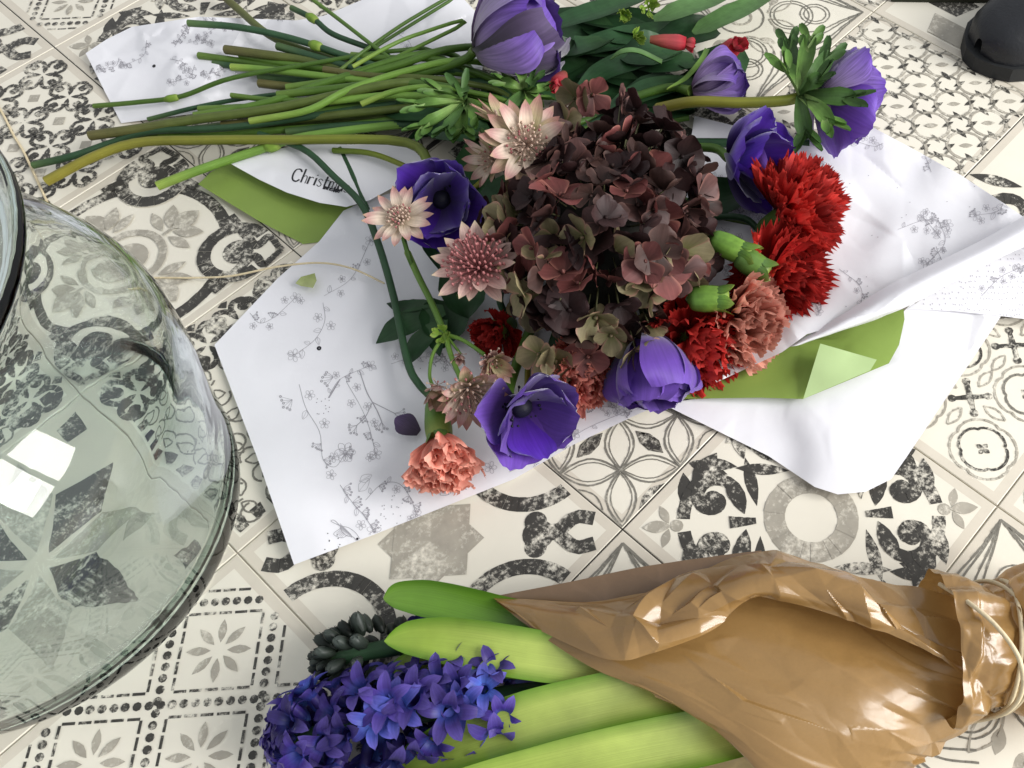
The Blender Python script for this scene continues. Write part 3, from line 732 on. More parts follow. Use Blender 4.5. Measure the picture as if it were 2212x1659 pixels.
# ================================================================== flower building blocks
def blade(L, W, nu=7, nv=9, peak=0.6, tip=0.5, base=0.12, cup=0.0, curl=0.0, ruffle=0.0, kx=3.0, seed=0, jag=0.0, fold=0.0, blunt=False, jagf=5, crown=0.22, fan=False):
    """petal or leaf: foot at the origin, length along y, inner face +z"""
    r = np.random.default_rng(seed)
    v = np.linspace(0, 1, nv); u = np.linspace(-1, 1, nu)
    e = math.log(0.5) / math.log(peak)
    w = np.sin(pi * np.clip(v, 0, 1) ** e) ** tip
    if blunt: w = np.where(v > peak, np.maximum(w, np.cos((v - peak) / (1 - peak) * 0.9)), w)
    w = base * (1 - v) ** 2 + (1 - base * (1 - v) ** 2) * w
    if not blunt: w[-1] = 0.03
    if fan: w = 0.08 + 0.92 * v ** 0.85 * (1 - 0.10 * v ** 6)
    ang = curl * v; ds = L / (nv - 1)
    y = np.concatenate([[0], np.cumsum(np.cos(ang[:-1]) * ds)]); z = np.concatenate([[0], np.cumsum(np.sin(ang[:-1]) * ds)])
    ph = r.random(6) * 6.28; P = np.zeros((nv, nu, 3))
    for i in range(nv):
        x = u * w[i] * W / 2
        zz = z[i] + cup * (x / (W / 2)) ** 2 * W * 0.5 - fold * (1 - np.abs(u)) * W * 0.12 * math.sin(pi * v[i])
        zz = zz + ruffle * W * v[i] ** 1.5 * (np.sin(kx * u * pi + ph[0] + 2 * v[i]) + 0.6 * np.sin(kx * 1.7 * u * pi + ph[1] - 3 * v[i]))
        yy = np.full(nu, y[i])
        if blunt: yy = yy + L * crown * v[i] ** 3 * (np.cos(u * 1.25) - 1.0) * 1.2
        if jag: yy = yy - L * jag * v[i] ** 6 * (0.5 + 0.5 * np.sin(u * pi * jagf + ph[2])) * (0.6 + 0.4 * r.random(nu))
        P[i, :, 0] = x; P[i, :, 1] = yy; P[i, :, 2] = zz
    return P
def blade_mesh(name, mat, **k):
    mb = MB(); mb.grid(blade(**k)); return mb.mesh(name, [mat])
def petal_frame(n, phi, alpha, ref=(0, 0, 1)):
    B = basis(n, ref); rad = B[:, 0] * math.cos(phi) + B[:, 1] * math.sin(phi)
    y = unit(math.cos(alpha) * B[:, 2] + math.sin(alpha) * rad); z = unit(math.sin(alpha) * B[:, 2] - math.cos(alpha) * rad)
    return np.stack([np.cross(y, z), y, z], 1)
def twist(M, ax=0.0, ay=0.0, az=0.0):
    return M @ np.array(Matrix.Rotation(ax, 3, 'X') @ Matrix.Rotation(ay, 3, 'Y') @ Matrix.Rotation(az, 3, 'Z'))
def strap(mb, pts, width, prof=None, bend=0.25, nu=9, nv=26, up=(0, 0, 1), mi=0, thick=0.0009, tilt=0.0):
    """long leaf along pts (world), rounded tip at the first point, gutter section"""
    P = catmull(pts, nv); T = np.gradient(P, axis=0); T /= np.linalg.norm(T, axis=1)[:, None]
    s = np.linspace(0, 1, nv)
    prof = prof or [(0, 0.02), (0.03, 0.20), (0.08, 0.42), (0.16, 0.66), (0.32, 0.93), (0.55, 1.0), (1, 0.92)]
    w = np.interp(s, [p[0] for p in prof], [p[1] for p in prof]) * width / 2
    u = np.linspace(-1, 1, nu); A = []; Bm = []
    for i in range(nv):
        x = unit(np.cross(T[i], up)); n = np.cross(x, T[i])
        x, n = x * math.cos(tilt) + n * math.sin(tilt), n * math.cos(tilt) - x * math.sin(tilt)
        q = P[i] + np.outer(u * w[i], x) + np.outer(bend * (u ** 2) * w[i] - bend * .3 * w[i], n)
        A.append(q); Bm.append(q - n * thick * (1 - u[:, None] ** 2 * .8))
    mb.grid(np.array(A), mi, flip=True); mb.grid(np.array(Bm), mi)

# materials ---------------------------------------------------------------------------
PURPLE = organic('anemone_petal', [(0.0, (0.020, 0.006, 0.05)), (0.25, (0.085, 0.030, 0.23)), (0.7, (0.115, 0.045, 0.33)), (1.0, (0.14, 0.065, 0.38))], 0.55, 0.25, veins=26, vein_amt=0.22, rand=0.18, var=0.15, sheen=0.6)
LAVENDER = organic('anemone_petal_outside', [(0.0, (0.09, 0.045, 0.09)), (0.3, (0.30, 0.21, 0.42)), (0.65, (0.24, 0.145, 0.45)), (1.0, (0.12, 0.05, 0.36))], 0.5, 0.22, veins=34, vein_amt=0.5, rand=0.15, var=0.15, sheen=0.6)
DUSK = organic('anemone_petal_dark', [(0.0, (0.03, 0.02, 0.035)), (0.6, (0.065, 0.045, 0.09)), (1.0, (0.09, 0.06, 0.14))], 0.6, 0.2, veins=28, vein_amt=0.3, rand=0.1, var=0.15, sheen=0.6)
VIOLET = organic('anemone_petal_violet', [(0.0, (0.010, 0.004, 0.03)), (0.3, (0.04, 0.008, 0.17)), (0.7, (0.075, 0.016, 0.34)), (1.0, (0.09, 0.03, 0.38))], 0.5, 0.28, veins=22, vein_amt=0.2, rand=0.15, var=0.15, sheen=0.6)
NAVY = plain('anemone_centre', (0.008, 0.008, 0.018), 0.6, 0.3, 300, 0.3)
STEM_G = organic('stem_green', [(0, (0.12, 0.20, 0.035)), (0.12, (0.075, 0.15, 0.022)), (1, (0.055, 0.12, 0.02))], 0.42, 0.05, rand=0.2, var=0.3, nscale=90, bumpy=0.3, veins=9, vein_amt=0.28)
STEM_D = organic('stem_dark_green', [(0, (0.075, 0.13, 0.045)), (0.1, (0.028, 0.072, 0.032)), (1, (0.022, 0.062, 0.026))], 0.5, 0.05, rand=0.15, var=0.3, nscale=90, bumpy=0.3, veins=9, vein_amt=0.28)
STEM_O = organic('stem_olive', [(0, (0.11, 0.17, 0.02)), (0.3, (0.15, 0.18, 0.022)), (1, (0.23, 0.20, 0.03))], 0.42, 0.05, rand=0.1, var=0.25, nscale=70, bumpy=0.3, veins=9, vein_amt=0.28)
STEM_B = organic('stem_brown_green', [(0, (0.10, 0.09, 0.03)), (0.3, (0.075, 0.10, 0.022)), (1, (0.06, 0.10, 0.02))], 0.45, 0.05, rand=0.15, var=0.35, nscale=90, bumpy=0.3, veins=9, vein_amt=0.28)
STEM_L = organic('stem_light_green', [(0, (0.24, 0.33, 0.06)), (0.15, (0.15, 0.27, 0.045)), (1, (0.10, 0.20, 0.035))], 0.42, 0.06, rand=0.1, var=0.2, nscale=90, bumpy=0.3, veins=9, vein_amt=0.28)
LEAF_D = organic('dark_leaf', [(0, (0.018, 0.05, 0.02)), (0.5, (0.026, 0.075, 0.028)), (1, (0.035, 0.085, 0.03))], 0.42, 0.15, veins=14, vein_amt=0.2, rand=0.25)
LEAF_M = organic('mid_green_leaf', [(0, (0.09, 0.18, 0.055)), (0.5, (0.11, 0.22, 0.075)), (1, (0.10, 0.2, 0.06))], 0.5, 0.2, veins=24, vein_amt=0.15, rand=0.15)
FRILL = organic('frilly_bract_green', [(0, (0.07, 0.16, 0.03)), (0.5, (0.15, 0.28, 0.06)), (1, (0.30, 0.42, 0.15))], 0.5, 0.25, veins=8, vein_amt=0.2, rand=0.2)
LIME = organic('lime_bud_green', [(0, (0.16, 0.27, 0.03)), (0.6, (0.22, 0.36, 0.05)), (1, (0.34, 0.42, 0.10))], 0.45, 0.2, veins=10, vein_amt=0.25, rand=0.15)
dim = lambda c, k=0.74: tuple(x * k for x in c)
HY = lambda n, a, b, e=None: organic(n, [(0, dim(a)), (0.55, dim(b)), (1.0, dim(b, .85))], 0.55, 0.22, veins=10, vein_amt=0.25, rand=0.35, var=0.3, across=(e, 0.36) if e else None)
H_MATS = [HY('hydrangea_maroon', (0.018, 0.009, 0.009), (0.036, 0.016, 0.016)), HY('hydrangea_brown', (0.03, 0.017, 0.013), (0.066, 0.033, 0.028), (0.11, 0.058, 0.048)),
          HY('hydrangea_rose', (0.10, 0.036, 0.03), (0.19, 0.06, 0.056), (0.30, 0.12, 0.095)), HY('hydrangea_green', (0.17, 0.17, 0.06), (0.25, 0.21, 0.115), (0.34, 0.19, 0.14)),
          HY('hydrangea_mauve', (0.05, 0.026, 0.022), (0.105, 0.05, 0.046), (0.20, 0.095, 0.08))]
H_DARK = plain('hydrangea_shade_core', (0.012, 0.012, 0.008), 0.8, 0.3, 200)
H_TWIG = plain('hydrangea_twig', (0.10, 0.10, 0.045), 0.6, 0.3, 200)
AST_C = organic('astrantia_bract_cream', [(0, (0.55, 0.46, 0.32)), (0.55, (0.66, 0.54, 0.44)), (0.85, (0.52, 0.28, 0.26)), (1.0, (0.42, 0.30, 0.18))], 0.5, 0.25, veins=8, vein_amt=0.25, rand=0.15)
AST_P = organic('astrantia_bract_mauve', [(0, (0.36, 0.16, 0.15)), (0.5, (0.54, 0.33, 0.30)), (0.85, (0.66, 0.46, 0.40)), (1.0, (0.56, 0.47, 0.30))], 0.5, 0.25, veins=8, vein_amt=0.3, rand=0.2)
AST_U = organic('astrantia_bract_underside', [(0, (0.42, 0.40, 0.20)), (0.5, (0.46, 0.40, 0.24)), (0.9, (0.40, 0.20, 0.17)), (1.0, (0.30, 0.14, 0.12))], 0.5, 0.25, veins=10, vein_amt=0.35, rand=0.15)
AST_F = plain('astrantia_floret', (0.52, 0.38, 0.30), 0.5, 0.35, 300)
AST_R = plain('astrantia_floret_rose', (0.33, 0.12, 0.12), 0.5, 0.35, 300)
CAR = lambda n, a, b, c: organic(n, [(0, a), (0.6, b), (1, c)], 0.6, 0.38, veins=14, vein_amt=0.25, rand=0.22, var=0.25)
CAR_PINK = CAR('carnation_salmon', (0.55, 0.13, 0.09), (0.76, 0.27, 0.20), (0.82, 0.40, 0.31))
CAR_RED = CAR('carnation_red', (0.24, 0.006, 0.006), (0.47, 0.015, 0.014), (0.58, 0.045, 0.034))
CAR_DRED = CAR('carnation_dark_red', (0.14, 0.006, 0.006), (0.33, 0.014, 0.012), (0.42, 0.03, 0.025))
CAR_CORAL = CAR('carnation_coral', (0.40, 0.06, 0.05), (0.60, 0.13, 0.11), (0.70, 0.27, 0.21))
CAR_DUSTY = CAR('carnation_dusty', (0.28, 0.08, 0.05), (0.43, 0.17, 0.12), (0.56, 0.26, 0.2))
MAGENTA = CAR('snapdragon_pink', (0.30, 0.09, 0.05), (0.52, 0.09, 0.10), (0.50, 0.02, 0.04))
CALYX = organic('calyx_green', [(0, (0.09, 0.17, 0.05)), (0.6, (0.10, 0.19, 0.03)), (1, (0.19, 0.23, 0.05))], 0.5, 0.1, veins=10, vein_amt=0.2, rand=0.1, var=0.3)

# anemone ------------------------------------------------------------------------------
def blade_set(mat, n, **k):
    return [blade_mesh('petal', mat, seed=s, **k) for s in range(n)]
AN_K = dict(L=0.036, W=0.035, nu=11, nv=12, peak=0.62, tip=0.55, base=0.2, cup=0.30, curl=0.35, ruffle=0.026, kx=1.5, blunt=True, jag=0.05, jagf=4)
AN_P = {m.name: blade_set(m, 4, **AN_K) for m in (PURPLE, LAVENDER, DUSK, VIOLET)}
AN_C = {m.name: blade_set(m, 4, **dict(AN_K, curl=1.25, cup=0.42, W=0.036)) for m in (PURPLE, LAVENDER, DUSK, VIOLET)}
def stamens(n, c, parent, r=0.009, k=46, mat=None):
    mb = MB(); B = basis(n); rng = np.random.default_rng(5)
    mb.ball(np.asarray(c) + unit(n) * 0.004, (0.0062, 0.0062, 0.0058), 0, 14, 10, B)
    for i in range(k):
        a = i * 2.399; q = 0.9 + 0.5 * rng.random(); rr = r * q
        e = np.asarray(c) + B @ np.array([math.cos(a) * rr, math.sin(a) * rr, 0.006 * rng.random() + 0.0035])
        mb.tube([np.asarray(c) + B @ np.array([math.cos(a) * .005, math.sin(a) * .005, 0.0005]), e], [0.0003, 0.0003], 4, 0, 2, False)
        mb.ball(e, (0.0009, 0.0009, 0.0012), 0, 5, 4)
    return mb.build('stamens', NAVY, parent)
def anemone(pos, n, label, mat, alphas=(0.6, 0.9), count=(5, 5), size=1.0, stem=None, smat=STEM_G, srad=0.003, roll=0.0, mats=None, seed=0, ref=(0, 0, 1), face=True, closed=False):
    """pos: foot of the flower cup, n: where the flower looks"""
    c = np.asarray(pos); n = unit(n); rng = np.random.default_rng(seed)
    base = c.copy(); base[2] = 0
    t = thing('anemone', base, label, 'flower', 'purple anemones in the bouquet')
    k = 0
    for ring_, (al, ct) in enumerate(zip(alphas, count)):
        for i in range(ct):
            ph = roll + 2 * pi * (i + 0.5 * ring_) / ct + rng.normal() * 0.1
            a = al + rng.normal() * 0.07; m = (mats or {}).get((ring_, i), mat)
            F = twist(petal_frame(n, ph, a, ref), 0, rng.normal() * .12, rng.normal() * .08)
            piece('petal', (AN_C if closed else AN_P)[m.name][k % 4], t, F, c + F[:, 1] * 0.003 + n * 0.0008 * ring_, size * (0.93 + 0.14 * rng.random())); k += 1
    if face: stamens(n, c + n * 0.001, t)
    if stem is not None:
        mb = MB(); mb.tube([c + n * 0.001] + [atc(p) for p in stem], [srad * 1.15, srad, srad, srad * 1.05], 9, 0, 30); mb.build('stem', smat, t)
    return t
def frilly(parent, c, n, count=8, L=0.02, mat=FRILL, spread=1.0, seed=0, roll=0.0, name='bract'):
    """a ruff of cut, toothed bracts below an anemone"""
    rng = np.random.default_rng(seed)
    for i in range(count):
        mb = MB(); ph = roll + 2 * pi * i / count + rng.normal() * .15
        F = petal_frame(n, ph, spread + rng.normal() * .25)
        for j, (off, ll, aa) in enumerate(((0, 1, 0), (.35, .62, .55), (.35, .62, -.55), (.6, .45, .6), (.6, .45, -.6))):
            P = blade(L * ll, L * 0.24, 5, 7, 0.6, 0.8, 0.5, 0.3, 0.5 + rng.normal() * .3, 0.05, 1.5, int(rng.integers(99)))
            R = np.array(Matrix.Rotation(aa, 3, 'Z'))
            mb.grid(np.asarray(c) + (P @ R.T + np.array([0, L * off, L * 0.12 * off])) @ F.T)
        mb.build(name, mat, parent)

# hydrangea ----------------------------------------------------------------------------
def floret_mesh(name, mat, seed):
    rng = np.random.default_rng(seed); mb = MB()
    for k in range(4):
        P = blade(0.0125, 0.0135, 7, 8, 0.62, 0.6, 0.25, rng.uniform(-.1, .35), rng.uniform(-.5, .6), 0.03, 1.0, seed * 7 + k, blunt=True)
        F = petal_frame((0, 0, 1), k * pi / 2 + rng.normal() * .12, 1.25 + rng.normal() * .25)
        mb.grid((P * rng.uniform(.85, 1.1)) @ F.T + F[:, 1] * 0.001)
    mb.ball((0, 0, 0.0012), 0.0013, 0, 6, 5)
    return mb.mesh(name, [mat])

# astrantia ----------------------------------------------------------------------------
AST_MESH = {}
for m in (AST_C, AST_P, AST_U):
    AST_MESH[m.name] = [blade_mesh('bract', m, L=0.0165, W=0.0058, nu=5, nv=8, peak=0.5, tip=0.75, base=0.45, cup=0.25, curl=c, fold=0.6, seed=s) for s, c in enumerate((0.15, 0.3, -0.1))]
def astrantia(pos, n, label, mat=AST_C, fmat=AST_F, size=1.0, spread=1.25, count=18, stem=None, pins=70, srad=0.0015, seed=0, smat=STEM_G, dome=0.006, outer=None, group='astrantia flower heads'):
    c = np.asarray(pos); n = unit(n); rng = np.random.default_rng(seed); base = c.copy(); base[2] = 0
    t = thing('astrantia', base, label, 'flower', group)
    for i in range(count):
        F = petal_frame(n, 2 * pi * i / count + rng.normal() * .06, spread + (0.13 if i % 2 else -0.05) + rng.normal() * .06)
        piece('bract', AST_MESH[(outer or mat).name if (outer and i % 2) else mat.name][i % 3], t, twist(F, 0, rng.normal() * .15, 0), c + F[:, 1] * 0.002, size * rng.uniform(.9, 1.08))
    mb = MB(); B = basis(n)
    for i in range(pins):
        q = math.sqrt((i + .5) / pins); a = i * 2.399; s_ = size
        th = q * 1.15; d = np.array([math.sin(th) * math.cos(a), math.sin(th) * math.sin(a), math.cos(th)])
        e = c + B @ (d * dome * 1.35 * s_ * rng.uniform(.85, 1.15)); f = c + B @ (d * dome * 0.2)
        mb.tube([f, e], [0.00025, 0.0003], 4, 0, 2, False); mb.ball(e, (0.00062 * s_, 0.00062 * s_, 0.0010 * s_), int(rng.random() < .35), 5, 4, B)
    mb.build('floret_cluster', [fmat, AST_R], t)
    if stem is not None:
        mb = MB(); mb.tube([c - n * 0.001] + [atc(p) for p in stem], srad, 7, 0, 24); mb.build('stem', smat, t)
    return t

# carnation ----------------------------------------------------------------------------
CAR_MESH = {m.name: [blade_mesh('petal', m, L=0.025, W=0.022, nu=25, nv=11, peak=0.85, tip=0.8, base=0.15, cup=0.12, curl=0.75, ruffle=0.05, kx=2.6, seed=s, blunt=True, jag=0.14, jagf=11, crown=.12, fan=True) for s in range(5)]
            for m in (CAR_PINK, CAR_RED, CAR_DRED, CAR_CORAL, CAR_DUSTY)}
CAR_RAG = {m.name: [blade_mesh('petal', m, L=0.029, W=0.024, nu=31, nv=13, peak=0.88, tip=0.8, base=0.2, cup=0.1, curl=0.4, ruffle=0.055, kx=2.4, seed=s, blunt=True, jag=0.20, jagf=10, crown=.12, fan=True) for s in range(5)] for m in (CAR_RED, CAR_DRED)}
CAR_FAN = {m.name: [blade_mesh('petal', m, L=0.025, W=0.030, nu=41, nv=13, peak=0.92, tip=0.9, base=0.12, cup=0.12, curl=0.45, ruffle=0.045, kx=3.0, seed=s, blunt=True, jag=0.06, jagf=13, crown=.12, fan=True) for s in range(5)] for m in (CAR_PINK, CAR_DUSTY, CAR_CORAL)}
def carnation(pos, n, label, mat, count=26, size=1.0, spread=1.35, stem=None, calyx=True, seed=0, smat=STEM_D, srad=0.0022, mix=None, inner=0.15, clen=0.022, style=None):
    c = np.asarray(pos); n = unit(n); rng = np.random.default_rng(seed); base = c.copy(); base[2] = 0
    t = thing('carnation', base, label, 'flower', 'carnations in the bouquet')
    for i in range(count):
        q = (i + .5) / count; m = mix if (mix and rng.random() < .35) else mat
        F = twist(petal_frame(n, i * 2.399 + rng.normal() * .2, inner + spread * q ** 0.8 + rng.normal() * .1), 0, rng.normal() * .3, rng.normal() * .15)
        piece('petal', (style or CAR_MESH)[m.name][i % 5], t, F, c + F[:, 1] * 0.002 - n * 0.003 * q, size * rng.uniform(.85, 1.1))
    if calyx:
        mb = MB(); L = clen
        mb.tube([c - n * L, c - n * L * .75, c - n * L * .3, c + n * .001], [0.0032, 0.0062, 0.0078, 0.0072], 12, 0, 14)
        cal = mb.build('calyx', CALYX, t)
        for k in range(5):
            mb = MB(); F = petal_frame(n, 2 * pi * k / 5, 0.3); mb.grid((c + n * -0.001 + F[:, 1] * 0.0 + (petal_frame(n, 2 * pi * k / 5, pi / 2)[:, 1]) * 0.0068) + blade(0.009, 0.0075, 5, 6, 0.35, 0.8, 0.8, 0.3, 0.2) @ F.T)
            o = mb.build('sepal', CALYX, t)
    if stem is not None:
        mb = MB(); mb.tube([c - n * (clen - .002)] + [atc(p) for p in stem], srad, 8, 0, 36)
        s_ = mb.build('stem', smat, t)
    return t
def ruff(t, c, tips, width, mats, seed=0):
    r = random.Random(seed)
    for k, q in enumerate(tips):
        mb = MB(); m = ((c[0] + q[0]) / 2 + r.uniform(-6, 6), (c[1] + q[1]) / 2 + r.uniform(-6, 6), (c[2] + q[2]) / 2 + .5)
        W = [atc(q), atc(m), atc(c)]; P = [(0, .35), (.08, .75), (.3, 1), (.65, .75), (1, .4)]
        strap(mb, W, width * r.uniform(.85, 1.1), P, r.uniform(.3, .8), 7, 14, tilt=r.uniform(-.5, .5))
        d = unit(W[0] - W[2]); s_ = unit(np.cross(d, (0, 0, 1)))
        for sg, f in ((1, .30), (-1, .42), (1, .05), (-1, .08)):
            b = W[0] * (1 - f) + W[1] * f; strap(mb, [b + d * width * .95 + s_ * sg * width * r.uniform(.45, .75), b + d * width * .2 + s_ * sg * width * .3, b - d * width * .3], width * .5, P, .4, 5, 7, tilt=sg * .3)
        mb.build('bract', mats[k % len(mats)], t)
FRILL_D = organic('bract_dark_green', [(0, (0.05, 0.12, 0.03)), (0.5, (0.07, 0.15, 0.035)), (1, (0.09, 0.17, 0.05))], 0.5, 0.2, veins=10, vein_amt=0.25, rand=0.2)  # darker green leaflets among the light ones
# ================================================================== the bouquet on the paper
# leaves --------------------------------------------------------------------------------
def leaf(name, pts, width, mat, label, prof=None, bend=0.25, tilt=0.0, group=None, cat='leaf'):
    W = [atc(p) for p in pts]; b = W[0].copy(); b[2] = 0
    mb = MB(); strap(mb, W, width, prof, bend, tilt=tilt); o = mb.build(name, mat, None, origin=b); return tag(o, label, cat, group)
TIPP = [(0, 0.02), (0.1, 0.3), (0.3, 0.8), (0.55, 1.0), (0.85, 0.8), (1, 0.45)]
leaf('broad_leaf', [(1412, 42, 3.0), (1470, 22, 3.4), (1540, -5, 3.2), (1620, -50, 2.6)], 0.020, LEAF_M, 'pale grey-green broad leaf above the long pink snapdragon bud', [(0, .3), (.2, .9), (.6, 1), (1, .8)], 0.2)
leaf('broad_leaf', [(1498, 72, 2.4), (1550, 45, 2.7), (1620, 10, 2.6), (1700, -40, 2)], 0.025, LEAF_M, 'pale green broad leaf reaching over the cream tiles', [(0, .25), (.15, .8), (.5, 1), (1, .6)], 0.15, 0.2)
for pts, w, lb in (([(1160, 75, 1.8), (1230, 45, 2.2), (1310, 20, 2.2), (1420, -20, 2)], .024, 'dark glossy leaf behind the lavender anemone top'),
                   ([(1230, 210, 1.6), (1300, 160, 2.0), (1380, 130, 2.0), (1470, 105, 1.8)], .026, 'dark green leaf above the maroon hydrangea'),
                   ([(1290, 250, 1.4), (1360, 215, 1.9), (1430, 190, 2.0), (1510, 180, 1.6)], .024, 'dark green leaf edging the hydrangea beside the lilac bud'),
                   ([(1200, 130, 1.2), (1290, 100, 1.5), (1390, 80, 1.4), (1480, 60, 1.2)], .030, 'shaded dark leaf under the pink snapdragon buds'),
                   ([(1180, 20, .9), (1290, 40, 1.1), (1400, 60, 1.1), (1500, 95, 1)], .034, 'deep green leaf lying low below the snapdragon'),
                   ([(1330, 300, .9), (1420, 230, 1.1), (1500, 190, 1.1), (1570, 130, .8)], .034, 'low dark leaf between hydrangea and paper'),
                   ([(880, 300, .7), (960, 270, .9), (1050, 240, 1.0), (1150, 200, 1)], .034, 'added dark filler leaf beneath the frilly bracts'),
                   ([(1020, 560, .6), (1000, 460, .8), (1030, 360, .9), (1080, 260, .9)], .034, 'added dark filler leaf behind the violet anemone'),  # this leaf and the one before are added to darken the gaps
                   ([(1090, 140, 1), (1160, 170, 1.2), (1240, 220, 1.2)], .028, 'small dark leaf under the magenta bud')):
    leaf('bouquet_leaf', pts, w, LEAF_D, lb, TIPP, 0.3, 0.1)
rg = random.Random(8)  # fill leaves; those under the flowers are added to darken bare gaps
FILL = ['near the lavender anemone', 'below the yellow-green buds', 'under the magenta bud', 'beside the pale broad leaf', 'behind the hydrangea top', 'between snapdragon and lilac anemone', 'under the frilly ruff', 'left of the hydrangea', 'by the stem bundle', 'under the tilted astrantia', 'below the violet anemone', 'beside the crimson bud', 'along the upper hydrangea rim', 'in the thick of the upper foliage', 'under the lilac bud', 'by the mauve astrantia', 'at the foot of the astrantia stalk', 'under the deep violet petals', 'left of the crimson bud', 'under the lavender cup', 'between the two frilly tufts', 'beyond the hydrangea crown', 'right of the magenta bud', 'below the long snapdragon bud', 'half under the broad pale leaf', 'next to the bent olive stalk', 'beside the dark violet anemone', 'under the plump lime bud', 'beneath the dusty salmon carnation', 'under the coral carnation']
for k, (x, y) in enumerate([(1240, 60), (1330, 70), (1235, 150), (1420, 75), (1350, 150), (1440, 140), (980, 270), (1080, 420), (900, 235), (1120, 300), (960, 520), (1520, 150), (1410, 200), (1290, 110), (1500, 215), (1000, 640), (960, 700), (1040, 500), (1560, 130), (1190, 130), (1060, 240), (1300, 190), (1260, 105), (1390, 110), (1480, 70), (1430, 240), (1540, 430), (1500, 600), (1530, 720), (1240, 740)]):
    a = rg.uniform(-.5, .6) + (1.2 if k in (7, 10, 15, 16, 17) else 0); L = rg.uniform(55, 85); h = rg.uniform(.8, 2.4)
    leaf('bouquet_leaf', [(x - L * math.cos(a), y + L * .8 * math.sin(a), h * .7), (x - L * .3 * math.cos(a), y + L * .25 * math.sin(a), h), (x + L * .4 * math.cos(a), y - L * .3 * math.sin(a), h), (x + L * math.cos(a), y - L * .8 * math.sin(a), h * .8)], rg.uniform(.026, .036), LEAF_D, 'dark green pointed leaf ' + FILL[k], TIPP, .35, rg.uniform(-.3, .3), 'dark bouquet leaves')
leaf('thin_leaf', [(1318, 128, 3.4), (1345, 112, 3.9), (1380, 112, 3.8), (1430, 135, 3)], .005, LEAF_M, 'thin arching pale leaf edge over dark foliage', None, .5)
leaf('thin_leaf', [(1440, 192, 3.0), (1480, 170, 3.2), (1515, 130, 3.2), (1528, 105, 3)], .004, STEM_L, 'thin green tendril beside the dark pink bud', None, .3)
# jagged dark leaf by the astrantia stem
t = thing('toothed_leaf', at(880, 710, 0), 'dark green toothed leaf under the astrantia stalk', 'leaf')
for k, (pts, w) in enumerate((([(812, 742, .6), (850, 715, 1.1), (900, 690, 1.3), (960, 670, 1.4)], .016), ([(835, 655, .9), (880, 665, 1.2), (930, 660, 1.4)], .014), ([(880, 790, .8), (905, 745, 1.2), (950, 700, 1.4)], .014), ([(950, 770, .8), (945, 730, 1.1), (960, 690, 1.3)], .012))):
    mb = MB(); strap(mb, [atc(p) for p in pts], w, TIPP, 0.35, tilt=(-.25, .3, 0, .2)[k]); mb.build('lobe', LEAF_D, t)
# frilly green ruff left of the hydrangea
TIPS = {3: [(-95, 0, .6), (-80, 50, .4), (-25, 55, .8), (15, 60, .6), (-50, -35, .8), (10, -45, .6), (50, 30, .6)], 9: [(-35, -30, .6), (5, -55, .5), (40, -40, .6), (55, 10, .4), (30, 45, .4), (-20, 40, .4), (70, -20, .5)]}
for c, lb, sd, L, nn in (((985, 228, 3.6), 'bright green frilly leaf ruff beside the cream astrantia', 3, .030, (-.35, -.15, .9)), ((1115, 205, 4.0), 'darker frilly leaf tuft under the lavender anemone', 9, .022, (.1, .2, .95))):
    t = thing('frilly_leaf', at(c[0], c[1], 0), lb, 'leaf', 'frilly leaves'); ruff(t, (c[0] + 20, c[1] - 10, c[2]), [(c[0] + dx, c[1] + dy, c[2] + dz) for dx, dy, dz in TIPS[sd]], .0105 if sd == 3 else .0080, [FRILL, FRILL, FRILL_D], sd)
    mb = MB(); mb.tube([atc(c), atc((c[0] - 30, c[1] + 20, 1.5)), atc((c[0] - 80, c[1] + 10, 1))], .0018, 7); mb.build('stalk', STEM_G, t)

# anemones ------------------------------------------------------------------------------
anemone(atc((1022, 112, 3.8)), (0.92, 0.08, 0.40), 'lavender cupped anemone lying on its side above the frilly leaves', LAVENDER, (0.76, 1.0), (4, 5), 1.92, [(1000, 130, 3.2), (900, 160, 2.4), (700, 200, 1.8)], STEM_G, .003, 0.4,
        {(1, 2): DUSK, (1, 3): DUSK, (0, 2): DUSK, (0, 3): PURPLE}, 4, face=False, closed=True)
anemone(atc((955, 428, 4.0)), (0.12, -0.72, 0.55), 'deep violet anemone with blackish centre beside the cream astrantia', VIOLET, (0.62, 0.92), (5, 5), 1.05, [(930, 360, 2.8), (870, 306, 2.4), (620, 302, 2.4), (440, 303, 2.1), (300, 308, 1.8), (200, 340, 1.5), (100, 392, 1.0)], STEM_O, .0032, 0.3, None, 6)
anemone(atc((1488, 197, 3.0)), (0.97, 0.05, 0.2), 'half closed lilac anemone tucked behind the bent olive stalk', LAVENDER, (0.55, 0.65), (4, 4), 1.12, [(1440, 190, 2.4), (1340, 220, 1.8)], STEM_G, .003, 0.2, None, 8, face=False, closed=True)
a4 = anemone(atc((1765, 205, 5.0)), (0.80, 0.20, -0.38), 'purple anemone seen from behind with green ruff, on an olive stalk', PURPLE, (0.95, 1.2), (5, 5), 1.18, [(1735, 208, 4.6), (1690, 218, 4.5), (1600, 222, 4.4), (1500, 220, 4.0), (1420, 235, 2.6)], STEM_O, .0036, 0.9, {(0, 1): LAVENDER, (1, 0): LAVENDER, (1, 3): LAVENDER}, 11, face=True)
ruff(a4, (1728, 205, 4.9), [(1702, 82, 5.2), (1752, 76, 5.6), (1795, 112, 6.0), (1850, 212, 6.2), (1798, 272, 5.8), (1742, 300, 4.6), (1690, 135, 5.6), (1775, 165, 6.4)], .0120, [FRILL_D, FRILL, FRILL_D, FRILL_D, FRILL], 3)
